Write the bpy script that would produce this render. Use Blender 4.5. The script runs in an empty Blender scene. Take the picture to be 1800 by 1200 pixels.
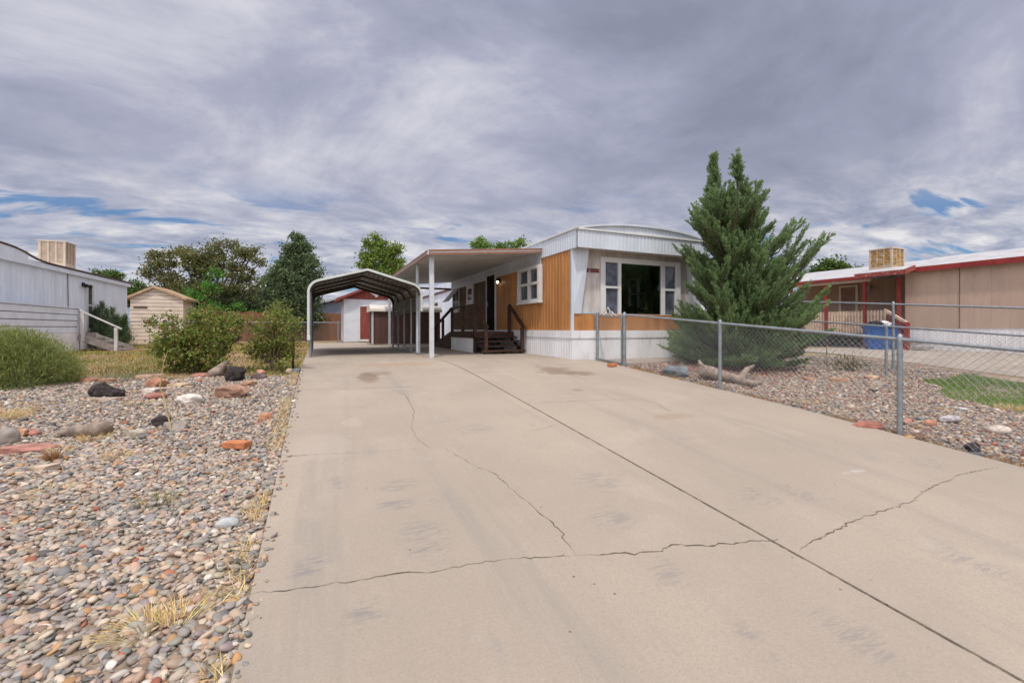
import bpy, math, random
import numpy as np
from mathutils import Vector, Matrix, noise as mnoise

random.seed(7)
RNG = np.random.default_rng(7)
scene = bpy.context.scene
COL = scene.collection

# ------------------------------------------------------------------ camera
F = 775.0            # focal length in pixels of the 1800 px wide photograph
HOR = 577.0          # row of the true horizon
YAW = math.atan((900 - 560) / F)
SN, CS = math.sin(YAW), math.cos(YAW)
cam_d = bpy.data.cameras.new('camera')
cam = bpy.data.objects.new('camera', cam_d)
COL.objects.link(cam)
cam.location = (0, 0, 0)
cam.rotation_euler = (math.radians(90), 0, -YAW)
cam_d.sensor_width = 36
cam_d.lens = F / 1800 * 36
cam_d.shift_y = -(600 - HOR) / 1800
cam_d.clip_start = 0.05
cam_d.clip_end = 3000
scene.camera = cam

# ------------------------------------------------------------------ sun and sky
SUNV = Vector((-0.24, -0.44, 1.0)).normalized()
SUN_EL = math.asin(SUNV.z)
SUN_AZ = math.atan2(SUNV.x, SUNV.y)
sun_d = bpy.data.lights.new('sun', 'SUN')
sun_d.energy = 2.4
sun_d.angle = math.radians(3.0)
sun_d.color = (1.0, 0.94, 0.85)
sun = bpy.data.objects.new('sun', sun_d)
COL.objects.link(sun)
sun.rotation_euler = SUNV.to_track_quat('Z', 'Y').to_euler()

scene.view_settings.view_transform = 'Standard'
scene.view_settings.look = 'None'
scene.view_settings.exposure = 0.0
scene.view_settings.gamma = 1.0
scene.view_settings.use_curve_mapping = False

world = bpy.data.worlds.new('World')
scene.world = world
world.use_nodes = True


class NT:
    """small helper for building node trees"""
    def __init__(self, tree):
        self.t = tree
        self.n = tree.nodes
        self.l = tree.links

    def new(self, kind, **kw):
        nd = self.n.new(kind)
        for k, v in kw.items():
            setattr(nd, k, v)
        return nd

    def link(self, a, b):
        self.l.new(a, b)

    def put(self, sock, v):
        if isinstance(v, bpy.types.NodeSocket):
            self.l.new(v, sock)
        elif v is not None:
            if hasattr(sock, 'default_value') and hasattr(sock.default_value, '__len__') and not hasattr(v, '__len__'):
                v = (v,) * len(sock.default_value)
            if hasattr(sock.default_value, '__len__') and len(sock.default_value) == 4 and len(v) == 3:
                v = tuple(v) + (1,)
            sock.default_value = v

    def math(self, op, a, b=None, c=None, clamp=False):
        nd = self.new('ShaderNodeMath', operation=op, use_clamp=clamp)
        self.put(nd.inputs[0], a)
        if b is not None:
            self.put(nd.inputs[1], b)
        if c is not None:
            self.put(nd.inputs[2], c)
        return nd.outputs[0]

    def mix(self, f, a, b, blend='MIX'):
        nd = self.new('ShaderNodeMix', data_type='RGBA', blend_type=blend)
        self.put(nd.inputs[0], f)
        self.put(nd.inputs[6], a)
        self.put(nd.inputs[7], b)
        return nd.outputs[2]

    def noise(self, vec, scale, detail=4, rough=0.5, dist=0.0):
        nd = self.new('ShaderNodeTexNoise')
        if vec is not None:
            self.link(vec, nd.inputs['Vector'])
        nd.inputs['Scale'].default_value = scale
        nd.inputs['Detail'].default_value = detail
        nd.inputs['Roughness'].default_value = rough
        nd.inputs['Distortion'].default_value = dist
        return nd.outputs['Fac']

    def ramp(self, f, stops):
        nd = self.new('ShaderNodeValToRGB')
        self.link(f, nd.inputs[0])
        e = nd.color_ramp.elements
        while len(e) < len(stops):
            e.new(0.5)
        for el, (p, c) in zip(e, stops):
            el.position = p
            el.color = (c, c, c, 1) if not hasattr(c, '__len__') else tuple(c)[:3] + (1,)
        return nd.outputs[0]

    def smooth(self, v, a, b):
        nd = self.new('ShaderNodeMapRange', interpolation_type='SMOOTHSTEP')
        self.put(nd.inputs[0], v)
        nd.inputs[1].default_value = a
        nd.inputs[2].default_value = b
        return nd.outputs[0]

    def vmul(self, vec, s, loc=(0, 0, 0)):
        nd = self.new('ShaderNodeMapping')
        self.link(vec, nd.inputs[0])
        nd.inputs['Scale'].default_value = s
        nd.inputs['Location'].default_value = loc
        return nd.outputs[0]


def build_world():
    t = NT(world.node_tree)
    t.n.clear()
    out = t.new('ShaderNodeOutputWorld')
    bg = t.new('ShaderNodeBackground')
    STR = 0.1
    bg.inputs[1].default_value = STR
    t.link(bg.outputs[0], out.inputs[0])
    sky = t.new('ShaderNodeTexSky', sky_type='NISHITA')
    sky.sun_disc = False
    sky.sun_elevation = SUN_EL
    sky.sun_rotation = SUN_AZ
    tc = t.new('ShaderNodeTexCoord')
    sep = t.new('ShaderNodeSeparateXYZ')
    t.link(tc.outputs['Generated'], sep.inputs[0])
    z = t.math('MAXIMUM', sep.outputs[2], 0.0)
    zc = t.math('ADD', z, 0.20)
    u = t.math('DIVIDE', sep.outputs[0], zc)
    v = t.math('DIVIDE', sep.outputs[1], zc)
    cb = t.new('ShaderNodeCombineXYZ')
    t.link(u, cb.inputs[0])
    t.link(v, cb.inputs[1])
    uv = cb.outputs[0]
    zd = t.math('ADD', z, 0.50)
    cd = t.new('ShaderNodeCombineXYZ')
    t.link(t.math('DIVIDE', sep.outputs[0], zd), cd.inputs[0])
    t.link(t.math('DIVIDE', sep.outputs[1], zd), cd.inputs[1])
    t.link(t.math('MULTIPLY', z, 1.6), cd.inputs[2])
    big = t.noise(t.vmul(cd.outputs[0], (1, 1, 1), (3.1, 1.7, 0.4)), 1.55, 8, 0.57, 0.55)
    mid = t.noise(t.vmul(uv, (1, 1.25, 1), (7.3, 2.2, 0)), 2.6, 9, 0.6, 0.5)
    low = t.smooth(z, 0.34, 0.08)              # 1 close to the horizon
    fine = t.noise(t.vmul(uv, (1, 1.6, 1), (1.3, 9.2, 0)), 3.8, 10, 0.6, 0.4)
    a = t.math('MULTIPLY', big, 0.80)
    b = t.math('MULTIPLY', mid, 0.20)
    nn = t.math('ADD', a, b)
    # high deck: soft slate undersides
    deck = t.ramp(nn, [(0.36, (0.27, 0.285, 0.385)), (0.455, (0.335, 0.355, 0.47)),
                       (0.53, (0.42, 0.435, 0.555)), (0.64, (0.66, 0.66, 0.735))])
    # low deck: bright broken bands
    nl = t.math('ADD', t.math('MULTIPLY', fine, 0.6), t.math('MULTIPLY', mid, 0.4))
    bands = t.ramp(nl, [(0.37, (0.27, 0.31, 0.43)), (0.46, (0.43, 0.46, 0.57)),
                        (0.53, (0.62, 0.63, 0.70)), (0.62, (0.90, 0.88, 0.87))])
    cl = t.mix(low, deck, bands)
    gap = t.noise(t.vmul(uv, (0.7, 1.6, 1), (4.4, 6.1, 0)), 2.2, 8, 0.55, 0.5)
    gm = t.math('MULTIPLY', t.smooth(gap, 0.555, 0.635), t.smooth(z, 0.31, 0.17))
    # unseen cloud glow around the veiled sun, behind the camera, added as soft fill
    dp = t.new('ShaderNodeVectorMath', operation='DOT_PRODUCT')
    t.link(tc.outputs['Generated'], dp.inputs[0])
    dp.inputs[1].default_value = SUNV
    glow = t.smooth(dp.outputs['Value'], 0.25, 1.0)
    gl = t.mix(glow, (1, 1, 1), (4.4, 4.15, 3.6))
    cl = t.mix(1.0, cl, gl, 'MULTIPLY')
    cl10 = t.mix(1.0, cl, (10, 10, 10), 'MULTIPLY')
    blue = t.mix(1.0, sky.outputs[0], (0.55, 0.75, 1.0), 'MULTIPLY')
    fin = t.mix(gm, cl10, blue)
    t.link(fin, bg.inputs[0])


build_world()


# ------------------------------------------------------------------ ground shape and picture rays
def smin(a, b, k=0.05):
    m = min(a, b)
    return m - k * math.log(math.exp(-(a - m) / k) + math.exp(-(b - m) / k))


def gz(x, y):
    yy = max(y, -4.0)
    z = -1.58 + 0.0855 * yy
    z += min(max((x - 12.2) * 0.06, 0.0), 0.36)
    return smin(z, -0.80 + (0.06 if x > 14 else 0.0), 0.04)


def gzv(x, y):
    yy = np.maximum(y, -4.0)
    a = -1.58 + 0.0855 * yy + np.clip((x - 12.2) * 0.06, 0, 0.36)
    b = -0.80 + np.where(x > 14, 0.06, 0.0)
    k = 0.04
    m = np.minimum(a, b)
    return m - k * np.log(np.exp(-(a - m) / k) + np.exp(-(b - m) / k))


def ray(px, py):
    lat = (px - 900) / F
    return Vector((CS * lat + SN, -SN * lat + CS, (HOR - py) / F))


def G(px, py):
    """ground point seen at a pixel"""
    d = ray(px, py)
    k0 = 0.4
    k = k0
    while k < 120:
        p = d * k
        if p.z < gz(p.x, p.y):
            break
        k0 = k
        k += 0.1
    for _ in range(30):
        m = (k0 + k) / 2
        p = d * m
        if p.z < gz(p.x, p.y):
            k = m
        else:
            k0 = m
    p = d * k
    return Vector((p.x, p.y, gz(p.x, p.y))), k


def PX(px, py, x):
    d = ray(px, py)
    return d * (x / d.x)


def PY(px, py, y):
    d = ray(px, py)
    return d * (y / d.y)


def PK(px, py, k):
    return ray(px, py) * k


# ------------------------------------------------------------------ object helpers
WL = {}


def tag(o, label=None, cat=None, group=None, kind=None):
    if label:
        o['label'] = label
    if cat:
        o['category'] = cat
    if group:
        o['group'] = group
    if kind:
        o['kind'] = kind
    return o


def thing(name, loc, label, cat, group=None, kind=None):
    o = bpy.data.objects.new(name, None)
    o.empty_display_size = 0.2
    COL.objects.link(o)
    o.location = loc
    WL[o.name] = Vector(loc)
    return tag(o, label, cat, group, kind)


def link_mesh(name, me, parent=None, origin=None):
    o = bpy.data.objects.new(name, me)
    COL.objects.link(o)
    if parent is not None:
        o.parent = parent
        WL[o.name] = WL[parent.name].copy()
    else:
        o.location = origin
        WL[o.name] = Vector(origin)
    return o


class MB:
    def __init__(self):
        self.v = []
        self.f = []
        self.sm = []

    def add(self, vs, fs, smooth=False):
        n = len(self.v)
        self.v += [tuple(p) for p in vs]
        self.f += [tuple(i + n for i in f) for f in fs]
        self.sm += [smooth] * len(fs)
        return self

    def box(self, x0, x1, y0, y1, z0, z1):
        if x0 > x1: x0, x1 = x1, x0
        if y0 > y1: y0, y1 = y1, y0
        if z0 > z1: z0, z1 = z1, z0
        vs = [(x0, y0, z0), (x1, y0, z0), (x1, y1, z0), (x0, y1, z0), (x0, y0, z1), (x1, y0, z1), (x1, y1, z1), (x0, y1, z1)]
        fs = [(0, 3, 2, 1), (4, 5, 6, 7), (0, 1, 5, 4), (1, 2, 6, 5), (2, 3, 7, 6), (3, 0, 4, 7)]
        return self.add(vs, fs)

    def wbox(self, axis, c, a0, a1, z0, z1, d0, d1):
        """box on a wall plane; d = how far it stands out of the wall"""
        if axis == 'X-':
            return self.box(c - d1, c - d0, a0, a1, z0, z1)
        if axis == 'X+':
            return self.box(c + d0, c + d1, a0, a1, z0, z1)
        if axis == 'Y-':
            return self.box(a0, a1, c - d1, c - d0, z0, z1)
        return self.box(a0, a1, c + d0, c + d1, z0, z1)

    def obox(self, c, ax, ay, az, hx, hy, hz):
        """oriented box"""
        c = Vector(c); ax = Vector(ax).normalized(); ay = Vector(ay).normalized(); az = Vector(az).normalized()
        vs = []
        for sz in (-1, 1):
            for sx, sy in ((-1, -1), (1, -1), (1, 1), (-1, 1)):
                vs.append(c + ax * hx * sx + ay * hy * sy + az * hz * sz)
        fs = [(0, 3, 2, 1), (4, 5, 6, 7), (0, 1, 5, 4), (1, 2, 6, 5), (2, 3, 7, 6), (3, 0, 4, 7)]
        return self.add(vs, fs)

    def bar(self, p, q, w, h, up=(0, 0, 1)):
        p = Vector(p); q = Vector(q)
        d = (q - p)
        L = d.length
        d.normalize()
        u = Vector(up)
        if abs(d.dot(u)) > 0.98:
            u = Vector((0, 1, 0))
        s = d.cross(u).normalized()
        u = s.cross(d).normalized()
        return self.obox((p + q) / 2, d, s, u, L / 2, w / 2, h / 2)

    def tube(self, pts, rad, n=8, smooth=True, cap=True):
        pts = [Vector(p) for p in pts]
        if not hasattr(rad, '__len__'):
            rad = [rad] * len(pts)
        vs = []; fs = []
        prev = None
        for i, p in enumerate(pts):
            d = (pts[min(i + 1, len(pts) - 1)] - pts[max(i - 1, 0)])
            if d.length < 1e-9:
                d = Vector((0, 0, 1))
            d.normalize()
            if prev is None:
                a = Vector((0, 0, 1)) if abs(d.z) < 0.9 else Vector((1, 0, 0))
                s = d.cross(a).normalized()
            else:
                s = (prev - d * prev.dot(d))
                if s.length < 1e-6:
                    s = d.orthogonal()
                s.normalize()
            prev = s
            t = d.cross(s)
            for k in range(n):
                an = 2 * math.pi * k / n
                vs.append(p + (s * math.cos(an) + t * math.sin(an)) * rad[i])
        for i in range(len(pts) - 1):
            for k in range(n):
                fs.append((i * n + k, i * n + (k + 1) % n, (i + 1) * n + (k + 1) % n, (i + 1) * n + k))
        self.add(vs, fs, smooth)
        if cap:
            b = len(pts) - 1
            self.add(vs[:n], [tuple(reversed(range(n)))])
            self.add(vs[b * n:], [tuple(range(n))])
        return self

    def strip(self, prof, axis, e0, e1, thick=0.0):
        """profile of (p, q) points swept along an axis: 'Z' -> (x,y), 'Y' -> (x,z), 'X' -> (y,z)"""
        def pt(p, e):
            if axis == 'Z': return (p[0], p[1], e)
            if axis == 'Y': return (p[0], e, p[1])
            return (e, p[0], p[1])
        n = len(prof)
        vs = [pt(p, e0) for p in prof] + [pt(p, e1) for p in prof]
        fs = [(i, i + 1, n + i + 1, n + i) for i in range(n - 1)]
        return self.add(vs, fs)

    def prism(self, poly, axis, e0, e1):
        def pt(p, e):
            if axis == 'Z': return (p[0], p[1], e)
            if axis == 'Y': return (p[0], e, p[1])
            return (e, p[0], p[1])
        n = len(poly)
        vs = [pt(p, e0) for p in poly] + [pt(p, e1) for p in poly]
        fs = [tuple(range(n)), tuple(reversed(range(n, 2 * n)))]
        fs += [(i, n + i, n + (i + 1) % n, (i + 1) % n) for i in range(n)]
        return self.add(vs, fs)

    def build(self, name, mat, parent=None, origin=None, label=None):
        vs = np.array(self.v, dtype=float)
        if parent is not None:
            og = WL[parent.name]
        else:
            if origin is None:
                lo = vs.min(0); hi = vs.max(0)
                origin = ((lo[0] + hi[0]) / 2, (lo[1] + hi[1]) / 2, lo[2])
            og = Vector(origin)
        vs = vs - np.array(og)
        me = bpy.data.meshes.new(name)
        me.from_pydata(vs.tolist(), [], self.f)
        me.polygons.foreach_set('use_smooth', self.sm)
        if mat:
            me.materials.append(mat)
        # consistent outward normals where the mesh is closed
        me.update()
        o = link_mesh(name, me, parent, og)
        if label:
            o['label'] = label
        return o


def np_mesh(name, V, faces, k, col=None, mat=None, parent=None, origin=None, smooth=False):
    """fast mesh: V (n,3), faces (m,k) index array, col (n,3) colour of each vertex"""
    if parent is not None:
        og = WL[parent.name]
    else:
        if origin is None:
            lo = V.min(0); hi = V.max(0)
            origin = ((lo[0] + hi[0]) / 2, (lo[1] + hi[1]) / 2, lo[2])
        og = Vector(origin)
    V = V - np.array(og)
    me = bpy.data.meshes.new(name)
    n, m = len(V), len(faces)
    me.vertices.add(n)
    me.vertices.foreach_set('co', V.astype(np.float32).ravel())
    me.loops.add(m * k)
    me.loops.foreach_set('vertex_index', faces.astype(np.int32).ravel())
    me.polygons.add(m)
    me.polygons.foreach_set('loop_start', np.arange(0, m * k, k, dtype=np.int32))
    me.polygons.foreach_set('use_smooth', np.full(m, smooth, dtype=bool))
    me.update(calc_edges=True)
    if col is not None:
        ca = me.color_attributes.new('Col', 'FLOAT_COLOR', 'POINT')
        c4 = np.ones((n, 4), dtype=np.float32)
        c4[:, :3] = col
        ca.data.foreach_set('color', c4.ravel())
    if mat:
        me.materials.append(mat)
    return link_mesh(name, me, parent, og)


# ------------------------------------------------------------------ materials
def new_mat(name):
    m = bpy.data.materials.new(name)
    m.use_nodes = True
    t = NT(m.node_tree)
    p = t.n['Principled BSDF']
    return m, t, p


def mat(name, col, rough=0.6, var=0.18, scale=4.0, bump=0.15, bscale=40.0, metal=0.0, spec=0.35, stretch=(1, 1, 1),
        stain=None, stain_lo=0.55, stain_hi=0.72, stain_scale=1.5, stain_stretch=(1, 1, 1), bdist=0.01):
    m, t, p = new_mat(name)
    tc = t.new('ShaderNodeTexCoord')
    geo = t.new('ShaderNodeNewGeometry')
    pos = geo.outputs['Position']
    v = t.vmul(pos, stretch)
    n = t.noise(v, scale, 6, 0.6)
    lo = tuple(c * (1 - var) for c in col)
    hi = tuple(min(c * (1 + var), 0.95) for c in col)
    c = t.mix(t.smooth(n, 0.3, 0.7), lo, hi)
    if stain:
        sv = t.vmul(pos, stain_stretch, (5.3, 2.1, 7.7))
        sn = t.noise(sv, stain_scale, 7, 0.65, 0.2)
        c = t.mix(t.smooth(sn, stain_lo, stain_hi), c, stain)
    t.link(c, p.inputs['Base Color'])
    p.inputs['Roughness'].default_value = rough
    p.inputs['Metallic'].default_value = metal
    p.inputs['Specular IOR Level'].default_value = spec
    if bump > 0:
        b = t.new('ShaderNodeBump')
        b.inputs['Strength'].default_value = bump
        b.inputs['Distance'].default_value = bdist
        t.link(t.noise(pos, bscale, 5, 0.6), b.inputs['Height'])
        t.link(b.outputs[0], p.inputs['Normal'])
    return m


def mat_attr(name, rough=0.7, spec=0.3, var=0.25, scale=30.0, trans=0.0, bump=0.0):
    """material that takes the colour each leaf or stone was given"""
    m, t, p = new_mat(name)
    at = t.new('ShaderNodeAttribute', attribute_name='Col')
    geo = t.new('ShaderNodeNewGeometry')
    n = t.noise(geo.outputs['Position'], scale, 4, 0.6)
    g = t.math('MULTIPLY_ADD', n, 2 * var, 1 - var)
    cb = t.new('ShaderNodeCombineColor')
    for i in range(3):
        t.link(g, cb.inputs[i])
    c = t.mix(1.0, at.outputs['Color'], cb.outputs[0], 'MULTIPLY')
    t.link(c, p.inputs['Base Color'])
    p.inputs['Roughness'].default_value = rough
    p.inputs['Specular IOR Level'].default_value = spec
    if bump:
        b = t.new('ShaderNodeBump')
        b.inputs['Strength'].default_value = bump
        b.inputs['Distance'].default_value = 0.004
        t.link(t.noise(geo.outputs['Position'], 260, 3, 0.6), b.inputs['Height'])
        t.link(b.outputs[0], p.inputs['Normal'])
    if trans:
        tr = t.new('ShaderNodeBsdfTranslucent')
        t.link(c, tr.inputs[0])
        mx = t.new('ShaderNodeMixShader')
        mx.inputs[0].default_value = trans
        t.link(p.outputs[0], mx.inputs[1])
        t.link(tr.outputs[0], mx.inputs[2])
        t.link(mx.outputs[0], t.n['Material Output'].inputs[0])
    return m


def mat_glass_dark(name, col=(0.012, 0.014, 0.015)):
    m, t, p = new_mat(name)
    geo = t.new('ShaderNodeNewGeometry')
    n = t.noise(geo.outputs['Position'], 2.2, 3, 0.5)
    c = t.mix(t.smooth(n, 0.35, 0.7), col, tuple(x * 3 for x in col))
    t.link(c, p.inputs['Base Color'])
    p.inputs['Roughness'].default_value = 0.04
    p.inputs['Specular IOR Level'].default_value = 0.6
    return m


def mat_glass_clear(name):
    m, t, p = new_mat(name)
    tr = t.new('ShaderNodeBsdfTransparent')
    tr.inputs[0].default_value = (0.86, 0.90, 0.88, 1)
    gl = t.new('ShaderNodeBsdfGlossy')
    gl.inputs['Roughness'].default_value = 0.02
    gl.inputs[0].default_value = (0.9, 0.95, 1, 1)
    fr = t.new('ShaderNodeFresnel')
    fr.inputs[0].default_value = 1.5
    f = t.math('MULTIPLY_ADD', fr.outputs[0], 1.7, 0.03, clamp=True)
    mx = t.new('ShaderNodeMixShader')
    t.link(f, mx.inputs[0])
    t.link(tr.outputs[0], mx.inputs[1])
    t.link(gl.outputs[0], mx.inputs[2])
    t.link(mx.outputs[0], t.n['Material Output'].inputs[0])
    return m


def mat_emit(name, col, s):
    m, t, p = new_mat(name)
    p.inputs['Base Color'].default_value = (0.8, 0.8, 0.8, 1)
    p.inputs['Emission Color'].default_value = tuple(col) + (1,)
    p.inputs['Emission Strength'].default_value = s
    return m


def mat_concrete():
    m, t, p = new_mat('driveway_concrete')
    geo = t.new('ShaderNodeNewGeometry')
    pos = geo.outputs['Position']
    base = t.mix(t.smooth(t.noise(pos, 0.55, 5, 0.6), 0.3, 0.7), (0.312, 0.264, 0.210), (0.368, 0.307, 0.243))
    # broom drag and traffic film running with the slab
    drag = t.noise(t.vmul(pos, (3.0, 0.22, 1)), 1.0, 6, 0.65, 0.5)
    base = t.mix(t.math('MULTIPLY', t.smooth(drag, 0.50, 0.72), 0.62), base, (0.255, 0.224, 0.194))
    pale = t.noise(t.vmul(pos, (1, 0.8, 1), (8, 3, 0)), 0.9, 5, 0.6, 0.4)
    base = t.mix(t.math('MULTIPLY', t.smooth(pale, 0.52, 0.72), 0.6), base, (0.40, 0.34, 0.272))
    # scattered grey tyre smudges
    sm = t.noise(t.vmul(pos, (1.6, 1.1, 1), (2.2, 9.4, 0)), 1.35, 3, 0.5, 0.9)
    smk = t.noise(t.vmul(pos, (10, 34, 1)), 1.0, 2, 0.5, 0.8)
    sf = t.math('MULTIPLY', t.smooth(sm, 0.62, 0.76), t.math('MULTIPLY_ADD', t.smooth(smk, 0.4, 0.6), 0.22, 0.12))
    base = t.mix(sf, base, (0.20, 0.19, 0.19))
    # sand grain and specks
    g1 = t.noise(pos, 75, 3, 0.7)
    base = t.mix(t.math('MULTIPLY', t.smooth(g1, 0.35, 0.7), 0.5), base, (0.255, 0.215, 0.172))
    g2 = t.noise(pos, 190, 2, 0.6)
    base = t.mix(t.math('MULTIPLY', t.smooth(g2, 0.60, 0.72), 0.55), base, (0.46, 0.40, 0.335))
    vo = t.new('ShaderNodeTexVoronoi')
    vo.inputs['Scale'].default_value = 9.0
    t.link(pos, vo.inputs['Vector'])
    sp = t.math('MULTIPLY', t.smooth(vo.outputs['Distance'], 0.085, 0.05), t.smooth(t.noise(pos, 1.7, 2), 0.5, 0.6))
    base = t.mix(t.math('MULTIPLY', sp, 0.8), base, (0.09, 0.075, 0.06))

    # stains with places of their own
    sepn = t.new('ShaderNodeSeparateXYZ')
    t.link(pos, sepn.inputs[0])
    wob = t.noise(pos, 3.2, 5, 0.65)
    wob2 = t.noise(pos, 14, 3, 0.6)
    wv = t.math('ADD', t.math('MULTIPLY', t.math('SUBTRACT', wob, 0.5), 2.2), t.math('MULTIPLY', t.math('SUBTRACT', wob2, 0.5), 0.8))
    for (px, py, wx, wy, col, st, stripe) in STAINS:
        c, k = G(px, py)
        dx = t.math('DIVIDE', t.math('SUBTRACT', sepn.outputs[0], c.x), wx)
        dy = t.math('DIVIDE', t.math('SUBTRACT', sepn.outputs[1], c.y), wy)
        r = t.math('SQRT', t.math('ADD', t.math('MULTIPLY', dx, dx), t.math('MULTIPLY', dy, dy)))
        f = t.smooth(t.math('ADD', r, wv), 1.15, 0.55 if not stripe else 0.2)
        if stripe:
            wn = t.noise(t.vmul(pos, (7, 40, 1)), 1.0, 2, 0.5, 1.0)
            f = t.math('MULTIPLY', f, t.smooth(wn, 0.40, 0.62))
        base = t.mix(t.math('MULTIPLY', f, st * (0.80 if stripe else 0.85)), base, col)
    t.link(base, p.inputs['Base Color'])
    p.inputs['Roughness'].default_value = 0.85
    p.inputs['Specular IOR Level'].default_value = 0.25
    b = t.new('ShaderNodeBump')
    b.inputs['Strength'].default_value = 0.35
    b.inputs['Distance'].default_value = 0.004
    h = t.math('ADD', t.noise(pos, 120, 4, 0.7), t.math('MULTIPLY', t.noise(pos, 14, 4, 0.6), 1.5))
    t.link(h, b.inputs['Height'])
    t.link(b.outputs[0], p.inputs['Normal'])
    return m


OIL = (0.17, 0.115, 0.075)
GREY = (0.16, 0.155, 0.16)
STAINS = [
    (648, 668, 0.22, 0.42, OIL, 0.8, False), (660, 661, 0.30, 0.25, OIL, 0.5, False),
    (975, 655, 0.42, 0.50, OIL, 0.75, False), (1020, 660, 0.32, 0.25, OIL, 0.7, False),
    (1015, 690, 0.15, 0.12, OIL, 0.5, False), (700, 644, 0.9, 0.5, (0.30, 0.20, 0.12), 0.5, False),
    (695, 897, 0.16, 0.12, GREY, 0.75, True), (708, 862, 0.18, 0.13, GREY, 0.6, True),
    (548, 1010, 0.12, 0.16, GREY, 0.65, True), (640, 1095, 0.12, 0.10, GREY, 0.7, True),
    (590, 858, 0.06, 0.22, GREY, 0.5, True), (740, 950, 0.20, 0.28, GREY, 0.55, True),
    (755, 985, 0.16, 0.14, GREY, 0.5, True), (1060, 850, 0.28, 0.25, GREY, 0.5, True),
    (1075, 925, 0.2, 0.2, GREY, 0.5, True), (790, 745, 0.18, 0.15, (0.22, 0.2, 0.18), 0.6, True),
    (840, 760, 0.3, 0.25, GREY, 0.45, True), (1180, 738, 0.32, 0.14, (0.27, 0.20, 0.13), 0.6, False),
    (1335, 885, 0.2, 0.16, GREY, 0.5, True), (1410, 880, 0.2, 0.2, GREY, 0.45, True),
    (1170, 1020, 0.16, 0.2, GREY, 0.5, True), (1320, 1135, 0.1, 0.1, GREY, 0.5, True),
    (1350, 1165, 0.1, 0.08, GREY, 0.5, True), (1500, 1130, 0.14, 0.3, GREY, 0.5, True),
    (1700, 1000, 0.16, 0.3, GREY, 0.5, True), (1630, 820, 0.25, 0.2, GREY, 0.4, True),
    (1497, 838, 0.24, 0.035, (0.55, 0.56, 0.59), 0.45, True),
    (560, 790, 0.3, 0.5, (0.39, 0.335, 0.28), 0.4, False), (620, 750, 0.10, 0.2, (0.40, 0.35, 0.29), 0.4, False),
]

M = {}
M['concrete'] = mat_concrete()
M['walk'] = mat('walkway_concrete', (0.32, 0.27, 0.22), 0.85, 0.15, 1.5, 0.3, 90)
M['soil'] = mat('dry_soil', (0.27, 0.19, 0.12), 0.95, 0.3, 0.8, 0.5, 25, stain=(0.20, 0.18, 0.07), stain_scale=0.6, stain_lo=0.48, stain_hi=0.62)
M['bed'] = mat('gravel_dust', (0.25, 0.195, 0.145), 0.95, 0.35, 14, 0.8, 60, bdist=0.02)
M['bed_r'] = mat('gravel_dust_pale', (0.30, 0.225, 0.175), 0.95, 0.35, 14, 0.8, 60, bdist=0.02, stain=(0.25, 0.13, 0.10), stain_scale=1.1)
M['crack'] = mat('crack_dirt', (0.10, 0.08, 0.06), 0.95, 0.5, 30, 0.2, 80, stain=(0.24, 0.185, 0.12), stain_scale=9, stain_lo=0.5, stain_hi=0.6)
M['jointdirt'] = mat('joint_dirt', (0.10, 0.08, 0.06), 0.95, 0.6, 14, 0.6, 80, stain=(0.33, 0.26, 0.18), stain_scale=9, stain_lo=0.5, stain_hi=0.6)
M['pebble'] = mat_attr('pebble_stone', 0.62, 0.35, 0.22, 55, bump=0.3)
M['orange'] = mat('orange_brown_siding', (0.43, 0.195, 0.066), 0.45, 0.2, 2.0, 0.08, 30, spec=0.35, stretch=(1, 1, 0.25),
                  stain=(0.27, 0.10, 0.025), stain_scale=1.6, stain_stretch=(2, 2, 0.25), stain_lo=0.52, stain_hi=0.75)
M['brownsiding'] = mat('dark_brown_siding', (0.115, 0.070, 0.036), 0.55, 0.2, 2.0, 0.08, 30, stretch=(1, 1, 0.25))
M['white'] = mat('white_painted_metal', (0.54, 0.585, 0.64), 0.45, 0.08, 2.0, 0.06, 30, spec=0.4, stretch=(1, 1, 0.3),
                 stain=(0.50, 0.47, 0.42), stain_scale=1.8, stain_stretch=(2, 2, 0.4), stain_lo=0.56, stain_hi=0.8)
M['skirt'] = mat('white_skirting', (0.74, 0.74, 0.75), 0.5, 0.08, 2.5, 0.06, 30, stretch=(1, 1, 0.3),
                 stain=(0.47, 0.40, 0.32), stain_scale=2.5, stain_stretch=(2, 2, 0.5), stain_lo=0.56, stain_hi=0.78)
M['trim'] = mat('white_trim', (0.62, 0.62, 0.60), 0.4, 0.06, 3, 0.03, 30)
M['stucco'] = mat('weathered_white_panel', (0.50, 0.46, 0.43), 0.85, 0.16, 6, 0.5, 50, stretch=(1, 1, 0.35),
                  stain=(0.36, 0.31, 0.28), stain_scale=5, stain_stretch=(1, 1, 0.25), stain_lo=0.55, stain_hi=0.7)
M['peel'] = mat('peeling_brown_patch', (0.16, 0.05, 0.045), 0.8, 0.4, 18, 0.4, 60, stain=(0.45, 0.41, 0.38), stain_scale=14, stain_lo=0.56, stain_hi=0.62)
M['bluebit'] = mat('faded_blue_paint', (0.30, 0.42, 0.48), 0.7, 0.3, 20)
M['glass'] = mat_glass_dark('dark_window_glass')
M['glassgrey'] = mat_glass_dark('grey_window_glass', (0.05, 0.055, 0.07))
M['clear'] = mat_glass_clear('clear_window_glass')
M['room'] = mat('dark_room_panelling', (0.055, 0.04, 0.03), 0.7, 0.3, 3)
M['curtain'] = mat('curtain_cloth', (0.30, 0.28, 0.25), 0.9, 0.2, 6, stretch=(8, 8, 0.2))
M['darkwood'] = mat('dark_brown_painted_wood', (0.050, 0.024, 0.016), 0.6, 0.35, 5, 0.2, 40, stain=(0.10, 0.055, 0.035), stain_scale=6, stain_stretch=(1, 1, 0.4), stain_lo=0.58, stain_hi=0.7)
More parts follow.
